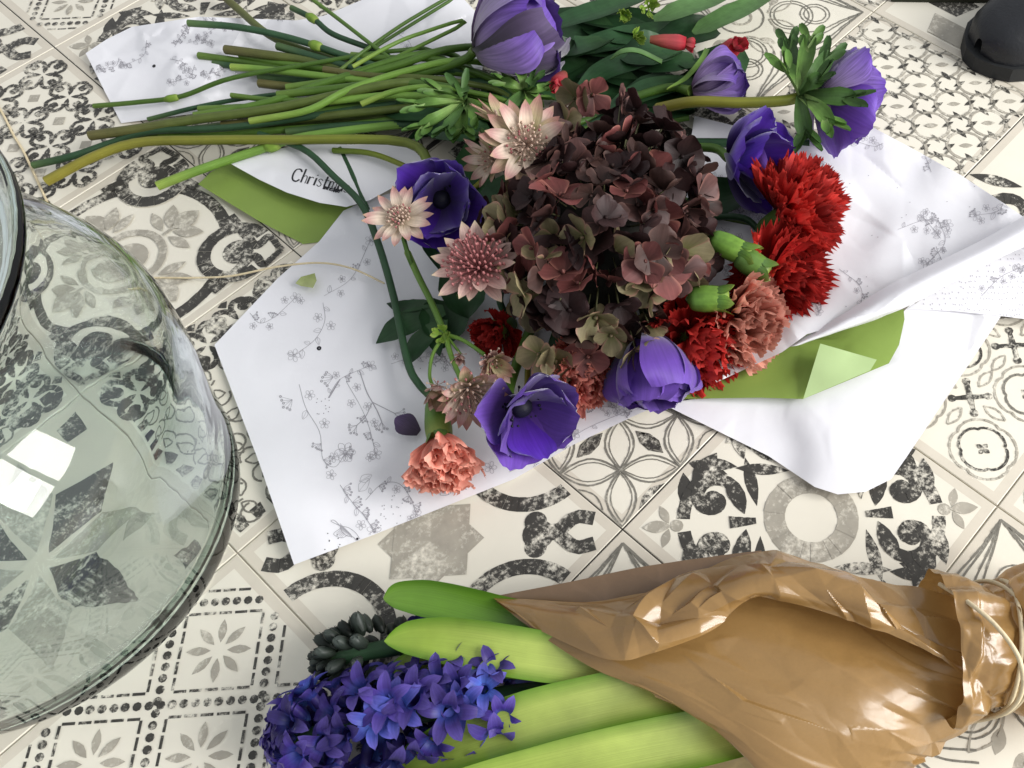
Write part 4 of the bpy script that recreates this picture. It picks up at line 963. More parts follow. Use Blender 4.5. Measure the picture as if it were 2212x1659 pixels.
anemone(atc((1570, 340, 3.4)), (0.72, -0.45, 0.35), 'dark violet anemone pressed between hydrangea and red carnation', VIOLET, (0.6, 0.95), (5, 5), 1.18, [(1540, 320, 3), (1450, 320, 2)], STEM_G, .003, 0.1, {(0, 2): PURPLE}, 14, face=False)
anemone(atc((1120, 872, 3.0)), (0.38, -0.68, 0.48), 'open purple anemone next to the salmon carnation on printed paper', PURPLE, (0.70, 1.02), (5, 5), 1.02, [(1100, 840, 2.2), (1150, 700, 1.6)], STEM_G, .003, 0.8, {(0, 3): VIOLET}, 17)
anemone(atc((1395, 715, 4.0)), (0.10, -0.90, -0.22), 'drooping purple anemone below the hydrangea next to dark red petals', PURPLE, (0.75, 1.0), (5, 5), 1.3, [(1400, 700, 3.4), (1380, 640, 2.5)], STEM_G, .003, 0.2, None, 23, face=False, closed=True)
# navy petal peeping out beside the carnation calyx
mb = MB(); F = petal_frame((0, 0, 1), 2.6, 1.3); mb.grid(atc((905, 935, .8)) + blade(.016, .014, 7, 8, .6, .6, .3, .2, .2, blunt=True) @ F.T)
tag(mb.build('loose_petal', DUSK, None, origin=at(905, 935, 0)), 'small dark indigo loose petal peeping out beside the carnation calyx', 'petal')

# hydrangea -----------------------------------------------------------------------------
HC = atc((1305, 500, 5.0)); HR = np.array([0.0630, 0.0760, 0.052])
hyd = thing('hydrangea', HC * np.array([1, 1, 0]), 'large dried maroon and brown hydrangea head in the bouquet centre', 'flower')
mb = MB(); mb.ball(HC, HR * 0.70, 0, 24, 16); mb.build('shade_core', H_DARK, hyd)  # added dark ball, stands in for the shade between the florets
mb = MB(); rng = np.random.default_rng(2)
FL = [[floret_mesh('floret', m, s + 5 * i) for s in range(3)] for i, m in enumerate(H_MATS)]
NF = 275
for i in range(NF):
    zz = 1 - (i + .5) / NF * 1.45; a = i * 2.39996; rr = math.sqrt(max(0, 1 - zz * zz))
    d = np.array([math.cos(a) * rr, math.sin(a) * rr, zz]); d = unit(d + rng.normal(size=3) * .06)
    lump = 0.90 + 0.16 * math.sin(3.1 * d[0] + 5 * d[1]) * math.sin(4.3 * d[2] + 2 * d[0] + 1)
    p = HC + HR * d * (lump + rng.normal() * .055)
    if p[2] < 0.006: continue
    n = unit(d / HR * 0.05 + rng.normal(size=3) * .55)
    edge = max(0, -d[1] - 0.30) * 1.5 + max(0, -d[0] - .35) * .8 + max(0, .3 - d[2]) * .2
    w = np.array([0.44, 0.28, 0.08 + .40 * edge, 0.015 + .75 * edge, 0.15])
    k = rng.choice(5, p=w / w.sum())
    B = twist(basis(n), 0, 0, rng.random() * 6.28)
    piece('floret', FL[k][i % 3], hyd, B, p, rng.uniform(0.82, 1.28))
    mb.tube([HC + HR * d * .6, p], .0005, 4, 0, 3, False)
mb.build('pedicels', H_TWIG, hyd)
for px, py, h, k, nn in ((1243, 212, 7.6, 3, (-.5, -.6, .5)), (1280, 205, 7.8, 2, (.3, -.8, .4)), (1215, 268, 8.0, 3, (-.4, -.3, .8)), (1150, 395, 8.0, 4, (-.3, -.4, .8)), (1165, 765, 4.6, 3, (-.2, -.7, .6)), (1200, 780, 4.2, 3, (.1, -.7, .6)), (1270, 770, 4.6, 2, (0, -.7, .6))):
    piece('floret', FL[k][int(px) % 3], hyd, twist(basis(nn), 0, 0, px * .1), atc((px, py, h)), 1.05)
mb = MB(); mb.tube([HC + np.array([-.02, .02, -.02]), atc((1120, 330, 1.5)), atc((900, 262, 1.2)), atc((600, 262, 1.0)), atc((260, 305, .9))], .0034, 9, 0, 40); mb.build('stem', STEM_B, hyd)

# astrantias ----------------------------------------------------------------------------
astrantia(atc((866, 474, 6.8)), (-0.05, -0.10, 0.98), 'cream pink star-shaped astrantia in front of the violet anemone', AST_C, AST_F, 1.15, 1.38, 16, [(868, 500, 4.2), (885, 560, 3.0), (900, 590, 2.4)], 46, seed=1, dome=.005)
astrantia(atc((1035, 580, 7.0)), (-0.02, -0.10, 0.98), 'mauve pincushion astrantia overlapping the hydrangea edge', AST_P, AST_R, 1.5, 1.30, 20, [(1030, 600, 4), (990, 640, 2.5)], 120, seed=2, dome=.009)
astrantia(atc((1138, 312, 9.0)), (0.22, -0.52, 0.70), 'pale astrantia tilted sideways at the upper left of the hydrangea', AST_C, AST_F, 1.5, 1.25, 20, [(1100, 290, 4.5), (1060, 260, 3)], 60, seed=3, outer=AST_U, dome=.006)
astrantia(atc((1092, 272, 7.6)), (0.2, 0.5, 0.75), 'greenish astrantia back with pink tips behind the pale tilted one', AST_U, AST_F, 1.4, 1.15, 18, [(1060, 290, 4), (1030, 290, 2.6)], 20, seed=4)
astrantia(atc((1068, 345, 6.8)), (-0.5, -0.5, 0.5), 'small cupped cream astrantia below the tilted pale one', AST_C, AST_F, 1.1, 0.9, 14, [(1060, 320, 4), (1040, 280, 2.6)], 30, seed=5, outer=AST_U)
# branching astrantia spray at the lower left
spray = thing('astrantia_spray', at(960, 725, 0), 'light green branching stalk between the two astrantia stars and the buds', 'stem')
J = (961, 722, 3.0)
for nm, pts, r in (('stalk', [(880, 545, 2.6), (905, 600, 2.8), (935, 660, 3.0), J], .0021), ('branch', [J, (935, 765, 3.0), (928, 810, 2.8), (935, 835, 2.8)], .0011), ('branch', [J, (975, 770, 3.3), (1000, 830, 3.6)], .0016), ('branch', [J, (1000, 735, 3.2), (1045, 765, 3.4)], .0013), ('branch', [J, (980, 745, 3.1), (995, 765, 3.0)], .0009)):
    mb = MB(); mb.tube([atc(p) for p in pts], [r, r * .9], 8, 0, 18); mb.build(nm, STEM_L, spray)
frilly(spray, atc(J), (-.1, -.5, .8), 4, .009, LIME, 1.1, 5, name='bractlet')
astrantia(atc((1010, 838, 4.4)), (0.30, -0.80, 0.28), 'cream astrantia seen from the side above the open purple anemone', AST_C, AST_F, 1.3, 0.95, 22, None, 70, seed=6, dome=.009, outer=AST_U)
astrantia(atc((945, 832, 3.0)), (0.12, -0.85, 0.35), 'closed rosy green astrantia bud beside the carnation calyx', AST_U, AST_F, 0.98, 0.42, 14, None, 20, seed=7, outer=AST_P)
astrantia(atc((1060, 775, 3.8)), (0.40, -0.75, 0.40), 'half open pinkish astrantia bud above the side-on astrantia', AST_U, AST_F, 1.05, 0.55, 14, None, 40, seed=8, outer=AST_P)
astrantia(atc((996, 765, 3.2)), (0.0, -0.85, 0.4), 'tiny pink astrantia bud at the fork of the stalk', AST_P, AST_F, 0.48, 0.32, 10, None, 10, seed=9)

# carnations ----------------------------------------------------------------------------
carnation(atc((950, 945, 2.3)), (0.20, -0.88, 0.22), 'salmon pink carnation with green calyx lying on the printed paper', CAR_PINK, 30, 1.22, 0.72, [(905, 830, 2.0), (880, 780, 1.9), (850, 640, 1.8), (815, 520, 1.7), (780, 440, 1.8), (720, 380, 1.9), (655, 322, 2.0), (560, 290, 1.6)], seed=1, style=CAR_FAN, inner=.05, clen=.032, smat=STEM_D, srad=.0023)
carnation(atc((1250, 800, 2.2)), (0.15, -0.75, 0.55), 'coral pink frilled carnation peeping out below the hydrangea', CAR_CORAL, 44, 1.1, 1.35, [(1255, 700, 1.6), (1250, 600, 1.2)], seed=2)
carnation(atc((1700, 465, 3.0)), (0.75, 0.10, 0.50), 'bright red fringed carnation lying against the white printed paper', CAR_RED, 60, 1.34, 1.55, [(1600, 470, 2.2), (1500, 470, 1.6)], seed=3, style=CAR_RAG, mix=CAR_DRED)
carnation(atc((1668, 595, 1.8)), (0.55, -0.55, 0.45), 'dark red carnation between the bright red one and the green buds', CAR_DRED, 36, 1.35, 1.4, [(1580, 540, 1.6), (1500, 500, 1.2)], seed=4, mix=CAR_RED, style=CAR_RAG)
carnation(atc((1585, 690, 2.6)), (0.55, -0.60, 0.50), 'dusty salmon carnation below the rounded green bud', CAR_DUSTY, 32, 1.25, 1.2, [(1530, 640, 1.8), (1470, 580, 1.2)], seed=5, mix=CAR_PINK, style=CAR_FAN)
carnation(atc((1490, 735, 2.2)), (0.25, -0.75, 0.45), 'deep red carnation beside the drooping purple anemone', CAR_DRED, 38, 1.4, 1.4, [(1470, 650, 1.6), (1440, 580, 1.2)], seed=6, mix=CAR_RED)
carnation(atc((1075, 715, 1.2)), (-0.2, -0.6, 0.5), 'shaded dark red carnation half hidden under mauve astrantia and hydrangea', CAR_DRED, 22, 0.8, 1.3, [(1080, 640, 1.2), (1120, 560, 1)], seed=7)
BUDG = organic('carnation_bud_green', [(0, (0.06, 0.14, 0.03)), (0.5, (0.13, 0.25, 0.035)), (1, (0.26, 0.36, 0.07))], 0.45, 0.15, veins=9, vein_amt=0.35, rand=0.2, var=0.4, nscale=220)
def bud(c, n, L, R, label, mat=LIME, tipmat=None, sep=0, stem=None, cat='bud', group='carnation buds'):
    c = atc(c); n = unit(n); b = c.copy(); b[2] = 0
    t = thing('flower_bud', b, label, cat, group)
    mb = MB(); mb.tube([c - n * L * .5, c - n * L * .38, c - n * L * .1, c + n * L * .25, c + n * L * .45, c + n * L * .5], [R * .35, R * .85, R, R * .92, R * .7, R * .4], 12, 0, 20); mb.build('calyx', mat, t)
    for k in range(5):
        mb = MB(); F = petal_frame(n, 2 * pi * k / 5, 0.12); o = c + n * L * .22 + petal_frame(n, 2 * pi * k / 5, pi / 2)[:, 1] * R * .9
        mb.grid(o + blade(L * .42, R * 1.1, 5, 6, .35, .8, .8, .3, -.3) @ F.T); mb.build('sepal', mat, t)
    for k in range(sep):
        mb = MB(); F = petal_frame(n, 2 * pi * k / max(sep, 1), 0.5); mb.grid(c - n * L * .5 + blade(L * .5, R * .9, 5, 6, .4, .8, .8, .3, .1) @ F.T); mb.build('bracteole', STEM_D, t)
    if stem: mb = MB(); mb.tube([c - n * L * .48] + [atc(p) for p in stem], .0017, 7, 0, 16); mb.build('stem', STEM_D, t)
    return t
bud((1578, 535, 5.4), (0.80, -0.45, -0.1), .028, .0076, 'dark green pointed carnation bud between hydrangea and red petals', BUDG, None, 3, [(1535, 505, 3.6), (1480, 480, 2.4)])
bud((1625, 570, 5.0), (0.75, -0.5, -0.2), .022, .0080, 'shaded green bud beside the dark red carnation', CALYX, None, 0, [(1580, 540, 3), (1500, 500, 2)])
bud((1530, 645, 5.6), (0.97, -0.10, 0.05), .0235, .0078, 'plump lime green carnation bud above the deep red petals', BUDG, None, 3, [(1480, 650, 3.2), (1420, 630, 2)])
def snap(c, n, L, R, label, seed=0, cal=LIME):
    c = atc(c); n = unit(n); b = c.copy(); b[2] = 0; rng = np.random.default_rng(seed)
    t = thing('snapdragon_bud', b, label, 'bud', 'pink snapdragon buds')
    mb = MB(); mb.tube([c - n * L * .55, c - n * L * .2, c + n * L * .2, c + n * L * .42], [R * .45, R * .8, R, R * .75], 12, 0, 14, True, .85); mb.build('tube', MAGENTA, t)
    for k in range(5):
        F = twist(petal_frame(n, 2 * pi * k / 5 + .3, .5 + rng.random() * .7), 0, rng.normal() * .3, 0); mb = MB()
        mb.grid(c + n * L * .36 + blade(R * 1.5, R * 1.5, 7, 6, .6, .6, .4, .5, 1.0, .06, 1.5, k, blunt=True) @ F.T); mb.build('lip', MAGENTA, t)
    for k in range(5):
        F = petal_frame(n, 2 * pi * k / 5, .35); mb = MB(); mb.grid(c - n * L * .55 + blade(L * .42, R * .8, 5, 6, .4, .8, .8, .4, .2) @ F.T); mb.build('sepal', cal, t)
    return t
snap((1448, 90, 4.2), (0.93, -0.15, -0.05), .026, .0062, 'long pale pink snapdragon bud with red lip beside the broad leaves', 1)
snap((1572, 108, 3.4), (0.55, -0.35, 0.5), .018, .0080, 'round crimson bud above the lilac anemone', 2, STEM_D)
snap((1210, 172, 4.6), (-0.25, -0.85, 0.2), .016, .0056, 'small magenta bud hanging between lavender anemone and hydrangea', 3)
for k, (c, n) in enumerate((((1345, 28, 3.0), (.1, -.9, .3)), ((1368, 82, 3.6), (.5, -.6, .5)), ((1400, 15, 2.6), (.4, -.6, .5)))):
    t = thing('green_bud', at(c[0], c[1], 0), ['yellow-green bud cluster near the dark leaf tops', 'yellow-green bud cluster joined to the long pink snapdragon', 'yellow-green bud cluster beside the pale broad leaf'][k], 'bud', 'yellow-green snapdragon buds')
    frilly(t, atc(c), n, 6, .010, LIME, .6, 30 + k, name='sepal')
# rose hydrangea petals standing up at the back, pale hint left of hydrangea
# scraps and strings ---------------------------------------------------------------------
t = tag(sheet('leaf_scrap', [(638, 612), (650, 598), (680, 590), (684, 606), (676, 622), (650, 618)], [(650, 600, 1.0), (680, 610, .7)], [organic('leaf_scrap_green', [(0, (.3, .36, .12)), (1, (.38, .42, .2))], .5, .2, rand=0)], 'torn yellow-green leaf scrap on the white printed paper', 'leaf', .002, .01, 3, 4), None)
RAFFIA = plain('raffia', (0.62, 0.52, 0.34), 0.7, 0.2, 300, 0.3, 0.3, 600)
def string(pts, r, label, mat=RAFFIA):
    W = [atc(p) for p in pts]; b = W[0].copy(); b[2] = 0; mb = MB(); mb.tube(W, r, 6, 0, 50); return tag(mb.build('raffia_strand', mat, None, origin=b), label, 'string', 'raffia strands')
string([(-40, 180, .2), (0, 236, .15), (28, 290, .1), (52, 330, .15), (80, 390, .1), (104, 442, .1), (118, 480, .1)], .00085, 'raffia strand crossing the small scroll tile beside the vase')
string([(300, 604, .1), (335, 600, .1), (420, 600, .3), (500, 596, .5), (600, 576, .9), (690, 568, 1.1), (760, 580, 1.0), (830, 612, .9)], .0007, 'raffia strand running from the oval motif tile onto the white paper')
# stems of the flowers, fanning out to the left of the bouquet -----------------------
STEMS = [
    ([(407, 50, 2.6), (520, 62, 2.6), (640, 88, 2.4), (760, 125, 2.2), (900, 170, 2)], 0.0023, STEM_D, 0.6),
    ([(470, -20, 1.2), (515, 20, 1.4), (580, 75, 1.5), (680, 120, 1.6), (850, 170, 1.6)], 0.0027, STEM_B, None),
    ([(630, 17, 2.2), (675, 45, 2.2), (720, 75, 2.1), (830, 120, 2)], 0.0020, STEM_D, 0.32),
    ([(660, -12, 2.6), (720, 35, 2.6), (800, 97, 2.5), (870, 150, 2.2)], 0.0014, STEM_G, None),
    ([(985, -8, 2.4), (890, 40, 2.5), (800, 100, 2.7), (740, 150, 2.4)], 0.0012, STEM_G, None),
    ([(1000, 52, 3.2), (900, 75, 3.3), (830, 105, 3.4), (765, 143, 3.2)], 0.0013, STEM_L, None),
    ([(203, 229, .5), (300, 219, .9), (392, 205, 1.3), (500, 172, 1.9), (650, 143, 2.4), (860, 110, 2.4)], 0.0016, STEM_G, 0.36),
    ([(72, 357, .8), (160, 333, 1.1), (240, 305, 1.3), (330, 280, 1.6), (520, 270, 1.9), (860, 225, 2)], 0.0023, STEM_D, None),
    ([(340, 402, 1.6), (430, 370, 1.7), (540, 330, 1.8), (660, 298, 2.0), (870, 270, 1.8)], 0.0028, STEM_L, 0.62),
    ([(195, 293, 1.4), (300, 278, 1.9), (420, 262, 2.2), (600, 235, 2.5), (870, 180, 2.6)], 0.0031, STEM_B, None),
    ([(320, 258, .6), (440, 229, 1.0), (560, 205, 1.4), (760, 190, 1.8)], 0.0015, STEM_D, None),
    ([(488, 107, 1.8), (560, 118, 1.9), (650, 130, 2), (760, 155, 2), (900, 190, 2)], 0.0030, STEM_B, None),
    ([(462, 136, 1.0), (530, 142, 1.2), (640, 158, 1.4), (850, 190, 1.6)], 0.0021, STEM_D, None),
    ([(500, 145, 1.8), (560, 152, 1.9), (680, 160, 2), (860, 185, 2.2)], 0.0024, STEM_L, None),
    ([(500, 206, 1.8), (600, 214, 2.0), (720, 208, 2.3), (860, 165, 2.6)], 0.0017, STEM_G, None),
    ([(540, 262, 2.2), (660, 235, 2.6), (760, 190, 3.0), (880, 150, 3.1), (1000, 130, 3)], 0.0022, STEM_L, None),
    ([(420, 250, 2.0), (560, 222, 2.2), (700, 178, 2.4), (900, 120, 2.6)], 0.0024, STEM_G, None),
    ([(400, 285, 1.0), (560, 262, 1.3), (740, 235, 1.6), (900, 215, 1.8)], 0.0028, STEM_G, None),
    ([(560, 240, 1.3), (700, 220, 1.7), (860, 190, 2), (980, 180, 2)], 0.0029, STEM_D, None),
    ([(620, 190, 1.8), (740, 170, 2.2), (860, 140, 2.5), (980, 105, 2.8)], 0.0026, STEM_G, None),
    ([(640, 110, 1.0), (740, 130, 1.3), (860, 150, 1.6), (990, 150, 2)], 0.0032, STEM_D, None),
    ([(735, 322, .9), (762, 380, .9), (790, 455, .9)], 0.0019, STEM_D, None),
    ([(720, 325, 1.3), (800, 332, 1.5), (860, 350, 1.7), (900, 380, 1.9)], 0.0018, STEM_O, None),
    ([(430, 120, 1.2), (560, 140, 1.3), (700, 165, 1.5), (900, 190, 1.6)], 0.0024, STEM_G, None),
    ([(600, 100, 2.0), (700, 130, 2.2), (820, 160, 2.3), (960, 200, 2.2)], 0.0026, STEM_D, None),
    ([(560, 180, 1.4), (700, 195, 1.6), (860, 205, 1.8), (960, 215, 1.8)], 0.0028, STEM_B, None),
    ([(640, 255, 1.0), (760, 250, 1.3), (880, 240, 1.5), (960, 235, 1.6)], 0.0028, STEM_G, None),
    ([(700, 110, 1.4), (800, 140, 1.6), (900, 150, 1.8), (1000, 160, 2.0)], 0.0030, STEM_G, None),
    ([(290, 300, .8), (420, 292, 1.0), (560, 285, 1.1), (760, 268, 1.3), (900, 250, 1.4)], 0.0026, STEM_G, None),
    ([(520, 120, 1.4), (640, 140, 1.6), (780, 150, 1.8), (940, 150, 2.0)], .0027, STEM_G, None),
    ([(600, 205, 2.2), (720, 190, 2.4), (850, 180, 2.5), (980, 190, 2.4)], .0026, STEM_G, None),
    ([(660, 225, 2.2), (760, 215, 2.5), (860, 205, 2.6), (980, 215, 2.4)], .0024, STEM_L, None),
    ([(560, 165, 1.0), (700, 180, 1.2), (850, 190, 1.4), (980, 200, 1.5)], .0030, STEM_D, None),
    ([(480, 270, 1.4), (620, 258, 1.7), (780, 240, 2.0), (960, 225, 2.0)], .0026, STEM_B, None),
    ([(700, 150, 2.4), (800, 165, 2.6), (900, 165, 2.7), (1000, 180, 2.4)], .0022, STEM_B, None),
    ([(620, 285, 1.2), (740, 275, 1.4), (860, 268, 1.6), (960, 262, 1.6)], .0026, STEM_D, None),
    ([(760, 120, 2.2), (850, 130, 2.4), (940, 130, 2.4), (1020, 150, 2.2)], .0024, STEM_G, None),
    ([(430, 236, 1.2), (560, 228, 1.4), (700, 212, 1.6), (900, 200, 1.8)], .0022, STEM_G, None),
    ([(780, 225, 2.9), (850, 200, 3.0), (930, 190, 2.9), (1010, 200, 2.4)], .0018, STEM_L, None),
]
rj = random.Random(4)
flowers_ = [e for e in EMPTIES if e.name.split('.')[0] in ('anemone', 'astrantia', 'carnation', 'snapdragon_bud', 'flower_bud', 'hydrangea') and e['_o'][0] > at(1130, 300, 0)[0]]
for k, (pts, rad, mat, node) in enumerate(STEMS):
    t = flowers_[k % len(flowers_)]; rad *= 1.06
    W = [atc((p[0] + rj.uniform(-5, 5), p[1] + rj.uniform(-3.5, 3.5), max(.5, p[2] + rj.uniform(-.15, .15))) if 0 < i_ else p) for i_, p in enumerate(pts)]; foot = np.array(t['_o']); foot[2] = 0.014
    mid = [W[-1] + unit(W[-1] - W[-2]) * 0.03 * np.array([1, 1, 0]), 0.25 * W[-1] + 0.75 * atc((1230, 330, .7))]; mid[0][2] = .012; mid[1][2] = .007
    if pts[0][0] > 940: W = W[::-1]; 
    if pts[-1][0] < 840 and pts[0][0] < 800 and len(pts) < 5 and pts[0][1] > 310: link = []
    else: link = mid + [foot * np.array([1, 1, .5])]
    mb = MB(); mb.tube(W + link, [rad * 1.05, rad, rad * .95, rad * 0.95], 10, 0, max(24, len(pts) * 8)); o = mb.build('stem', mat, t)
    if node is not None:
        C = catmull(W, 60); i = int(node * 59); p = C[i]; d = unit(C[min(59, i + 2)] - p); n = MB()
        n.tube([p - d * 0.006, p - d * .002, p + d * 0.003, p + d * 0.006], [rad * .9, rad * 1.6, rad * 1.5, rad * .8], 10, 0, 14); n.build('leaf_node', LIME, o, origin=t['_o'])
# ================================================================== hyacinths in brown paper
LEAF_H = organic('hyacinth_leaf', [(0, (0.26, 0.40, 0.05)), (0.25, (0.34, 0.47, 0.065)), (0.6, (0.47, 0.57, 0.13)), (1, (0.52, 0.60, 0.19))], 0.30, 0.22, veins=60, vein_amt=0.11, rand=0.12, var=0.28, nscale=50, across=((0.13, 0.27, 0.02), 0.22), spec=0.55)
LEAF_H2 = organic('hyacinth_leaf_dark', [(0, (0.16, 0.30, 0.04)), (0.4, (0.15, 0.31, 0.03)), (1, (0.11, 0.26, 0.03))], 0.33, 0.2, veins=30, vein_amt=0.12, rand=0.1, var=0.15, nscale=50, across=((0.09, 0.22, 0.015), 0.30), spec=0.5)
HB = lambda n, a, b, c: organic(n, [(0, a), (0.45, b), (1, c)], 0.45, 0.25, veins=6, vein_amt=0.3, rand=0.35, var=0.3, nscale=250)
HY_B = [HB('hyacinth_violet', (0.05, 0.09, 0.38), (0.060, 0.036, 0.24), (0.12, 0.085, 0.36)), HB('hyacinth_indigo', (0.03, 0.05, 0.25), (0.04, 0.028, 0.16), (0.085, 0.06, 0.27)), HB('hyacinth_blue', (0.09, 0.18, 0.55), (0.07, 0.09, 0.40), (0.12, 0.10, 0.40))]
HY_BUD = [organic('hyacinth_dark_bud', [(0, (0.012, 0.018, 0.012)), (.6, (0.02, 0.027, 0.022)), (1, (0.045, 0.055, 0.048))], 0.45, .05, rand=.3), organic('hyacinth_indigo_bud', [(0, (0.03, 0.03, 0.06)), (.6, (0.035, 0.03, 0.085)), (1, (0.09, 0.075, 0.2))], 0.45, .05, rand=.3)]
def bell(mat, seed):
    mb = MB(); rng = np.random.default_rng(seed)
    z = np.array([0, .002, .006, .010, .012]); r = np.array([.0012, .0026, .0030, .0026, .0032]); a = np.linspace(0, 2 * pi, 10, endpoint=False)
    mb.grid(np.stack([np.outer(r, np.cos(a)), np.outer(r, np.sin(a)), np.repeat(z[:, None], 10, 1)], -1), 0, wrap=True)
    n0 = mb.n
    for k in range(6):
        F = petal_frame((0, 0, 1), k * pi / 3 + rng.normal() * .1, .55 + rng.normal() * .2)
        P = blade(.0140, .0066, 5, 8, .52, .55, .6, .35, -1.6 + rng.normal() * .35, .03, 1, seed * 9 + k)
        mb.grid(np.array([0, 0, .0105]) + F[:, 1] * 0 + P @ F.T + (petal_frame((0, 0, 1), k * pi / 3, pi / 2)[:, 1]) * .0024)
    me = mb.mesh('floret', [mat]); 
    return me
def budm(mat, seed):
    mb = MB(); mb.tube([(0, 0, 0), (0, 0, .003), (0, 0, .007), (0, 0, .010), (0, 0, .012)], [.0012, .0028, .0036, .0030, .0010], 9, 0, 10)
    for k in range(3):
        F = petal_frame((0, 0, 1), k * 2.094, .05); mb.grid(petal_frame((0, 0, 1), k * 2.094, pi / 2)[:, 1] * .0034 + np.array([0, 0, .003]) + blade(.009, .004, 5, 5, .5, .8, .6, .4, .35, seed=k) @ F.T)
    return mb.mesh('floret', [mat])
BELLS = [bell(m, s) for s, m in enumerate(HY_B + HY_B[:2])]
BUDS = [budm(m, s) for s, m in enumerate(HY_BUD)]
def hyacinth(axis, radius, count, label, kind, seed, tail):
    W = [atc(p) for p in axis]; P = catmull(W, 60); b = P[20].copy(); b[2] = 0; rng = np.random.default_rng(seed)
    t = thing('hyacinth', b, label, 'flower', 'hyacinths in the brown paper cone')
    mb = MB(); mb.tube(W + [atc(p) for p in tail], [.003, .005, .006, .006], 10, 0, 40); mb.build('stem', STEM_D, t)
    for i in range(count):
        q = (i + .5) / count; p = P[int(q * 59)]; T = unit(P[min(59, int(q * 59) + 1)] - P[max(0, int(q * 59) - 1)])   # from tip to foot
        a = i * 2.399 + rng.normal() * .2; B = basis(T); rad = B[:, 0] * math.cos(a) + B[:, 1] * math.sin(a)
        k = 1 if q > .22 else q / .22
        if kind and q > .40 and (rad[2] > -.1 or rad[1] < 0): continue
        n = unit(rad + T * (-0.9 * (1 - q) ** 3 - .12) + rng.normal(size=3) * .15)
        if kind == 0: me, s = BELLS[int(rng.integers(5))], (.82 + .28 * rng.random()) * (.7 + .3 * k)
        elif q > .6 and rng.random() < .6: me, s = BELLS[int(rng.integers(5))], .55
        else: me, s = BUDS[0 if q < .45 or rng.random() < .3 else 1], (.8 + .25 * rng.random()) * (.75 + .25 * k)
        off = radius * (.25 + .1 * k)
        pos = p + rad * off * k
        if pos[2] + n[2] * .014 < 0.003: 
            n[2] = max(n[2], -.2); n = unit(n)
        pos[2] = max(pos[2], .006)
        piece('floret', me, t, twist(basis(n), 0, 0, rng.random() * 6), pos, s)
    return t
def hleaf(t, pts, width, mat, bend=.35, tilt=0.0, prof=None):
    mb = MB(); strap(mb, [atc(p) for p in pts], width, prof, bend, 11, 34, tilt=tilt, thick=.0016); return mb.build('leaf', mat, t)
h1 = hyacinth([(628, 1600, 2.2), (700, 1580, 2.4), (860, 1548, 2.6), (1000, 1522, 2.6), (1110, 1505, 2.5)], 0.027, 84, 'blue-violet hyacinth spike with open bells at the paper cone mouth', 0, 3, [(1250, 1490, 2.3), (1450, 1470, 2.2)])
h2 = hyacinth([(705, 1432, 1.9), (760, 1415, 2.1), (860, 1395, 1.9), (960, 1372, 1.5), (1060, 1358, 1.4)], .026, 110, 'unopened blackish green hyacinth spike behind the violet one', 1, 5, [(1250, 1390, 2.1), (1450, 1420, 2.2)])
hleaf(h2, [(828, 1293, 2.6), (870, 1287, 2.9), (960, 1300, 3.2), (1080, 1330, 3.4), (1200, 1355, 3.4), (1380, 1400, 3.2)], .0195, LEAF_H2, .45, -.25)
hleaf(h2, [(830, 1385, 3.6), (900, 1378, 3.9), (1020, 1392, 4.3), (1150, 1415, 4.5), (1290, 1435, 4.3), (1450, 1460, 3.8)], .0235, LEAF_H, .42, -.15)
hleaf(h2, [(834, 1450, 2.6), (890, 1432, 3.0), (980, 1430, 3.3), (1100, 1440, 3.6), (1300, 1460, 3.3)], .013, LEAF_H, .45, .1)
hleaf(h1, [(838, 1672, 2.6), (920, 1632, 3.4), (1040, 1588, 4.0), (1190, 1543, 4.5), (1380, 1500, 4.6), (1560, 1470, 4.2)], .0255, LEAF_H, .42, .05)
hleaf(h1, [(800, 1760, 2.4), (940, 1715, 3.0), (1100, 1680, 3.5), (1300, 1635, 4.0), (1500, 1595, 4.1), (1650, 1560, 3.6)], .0275, LEAF_H, .40, .0)

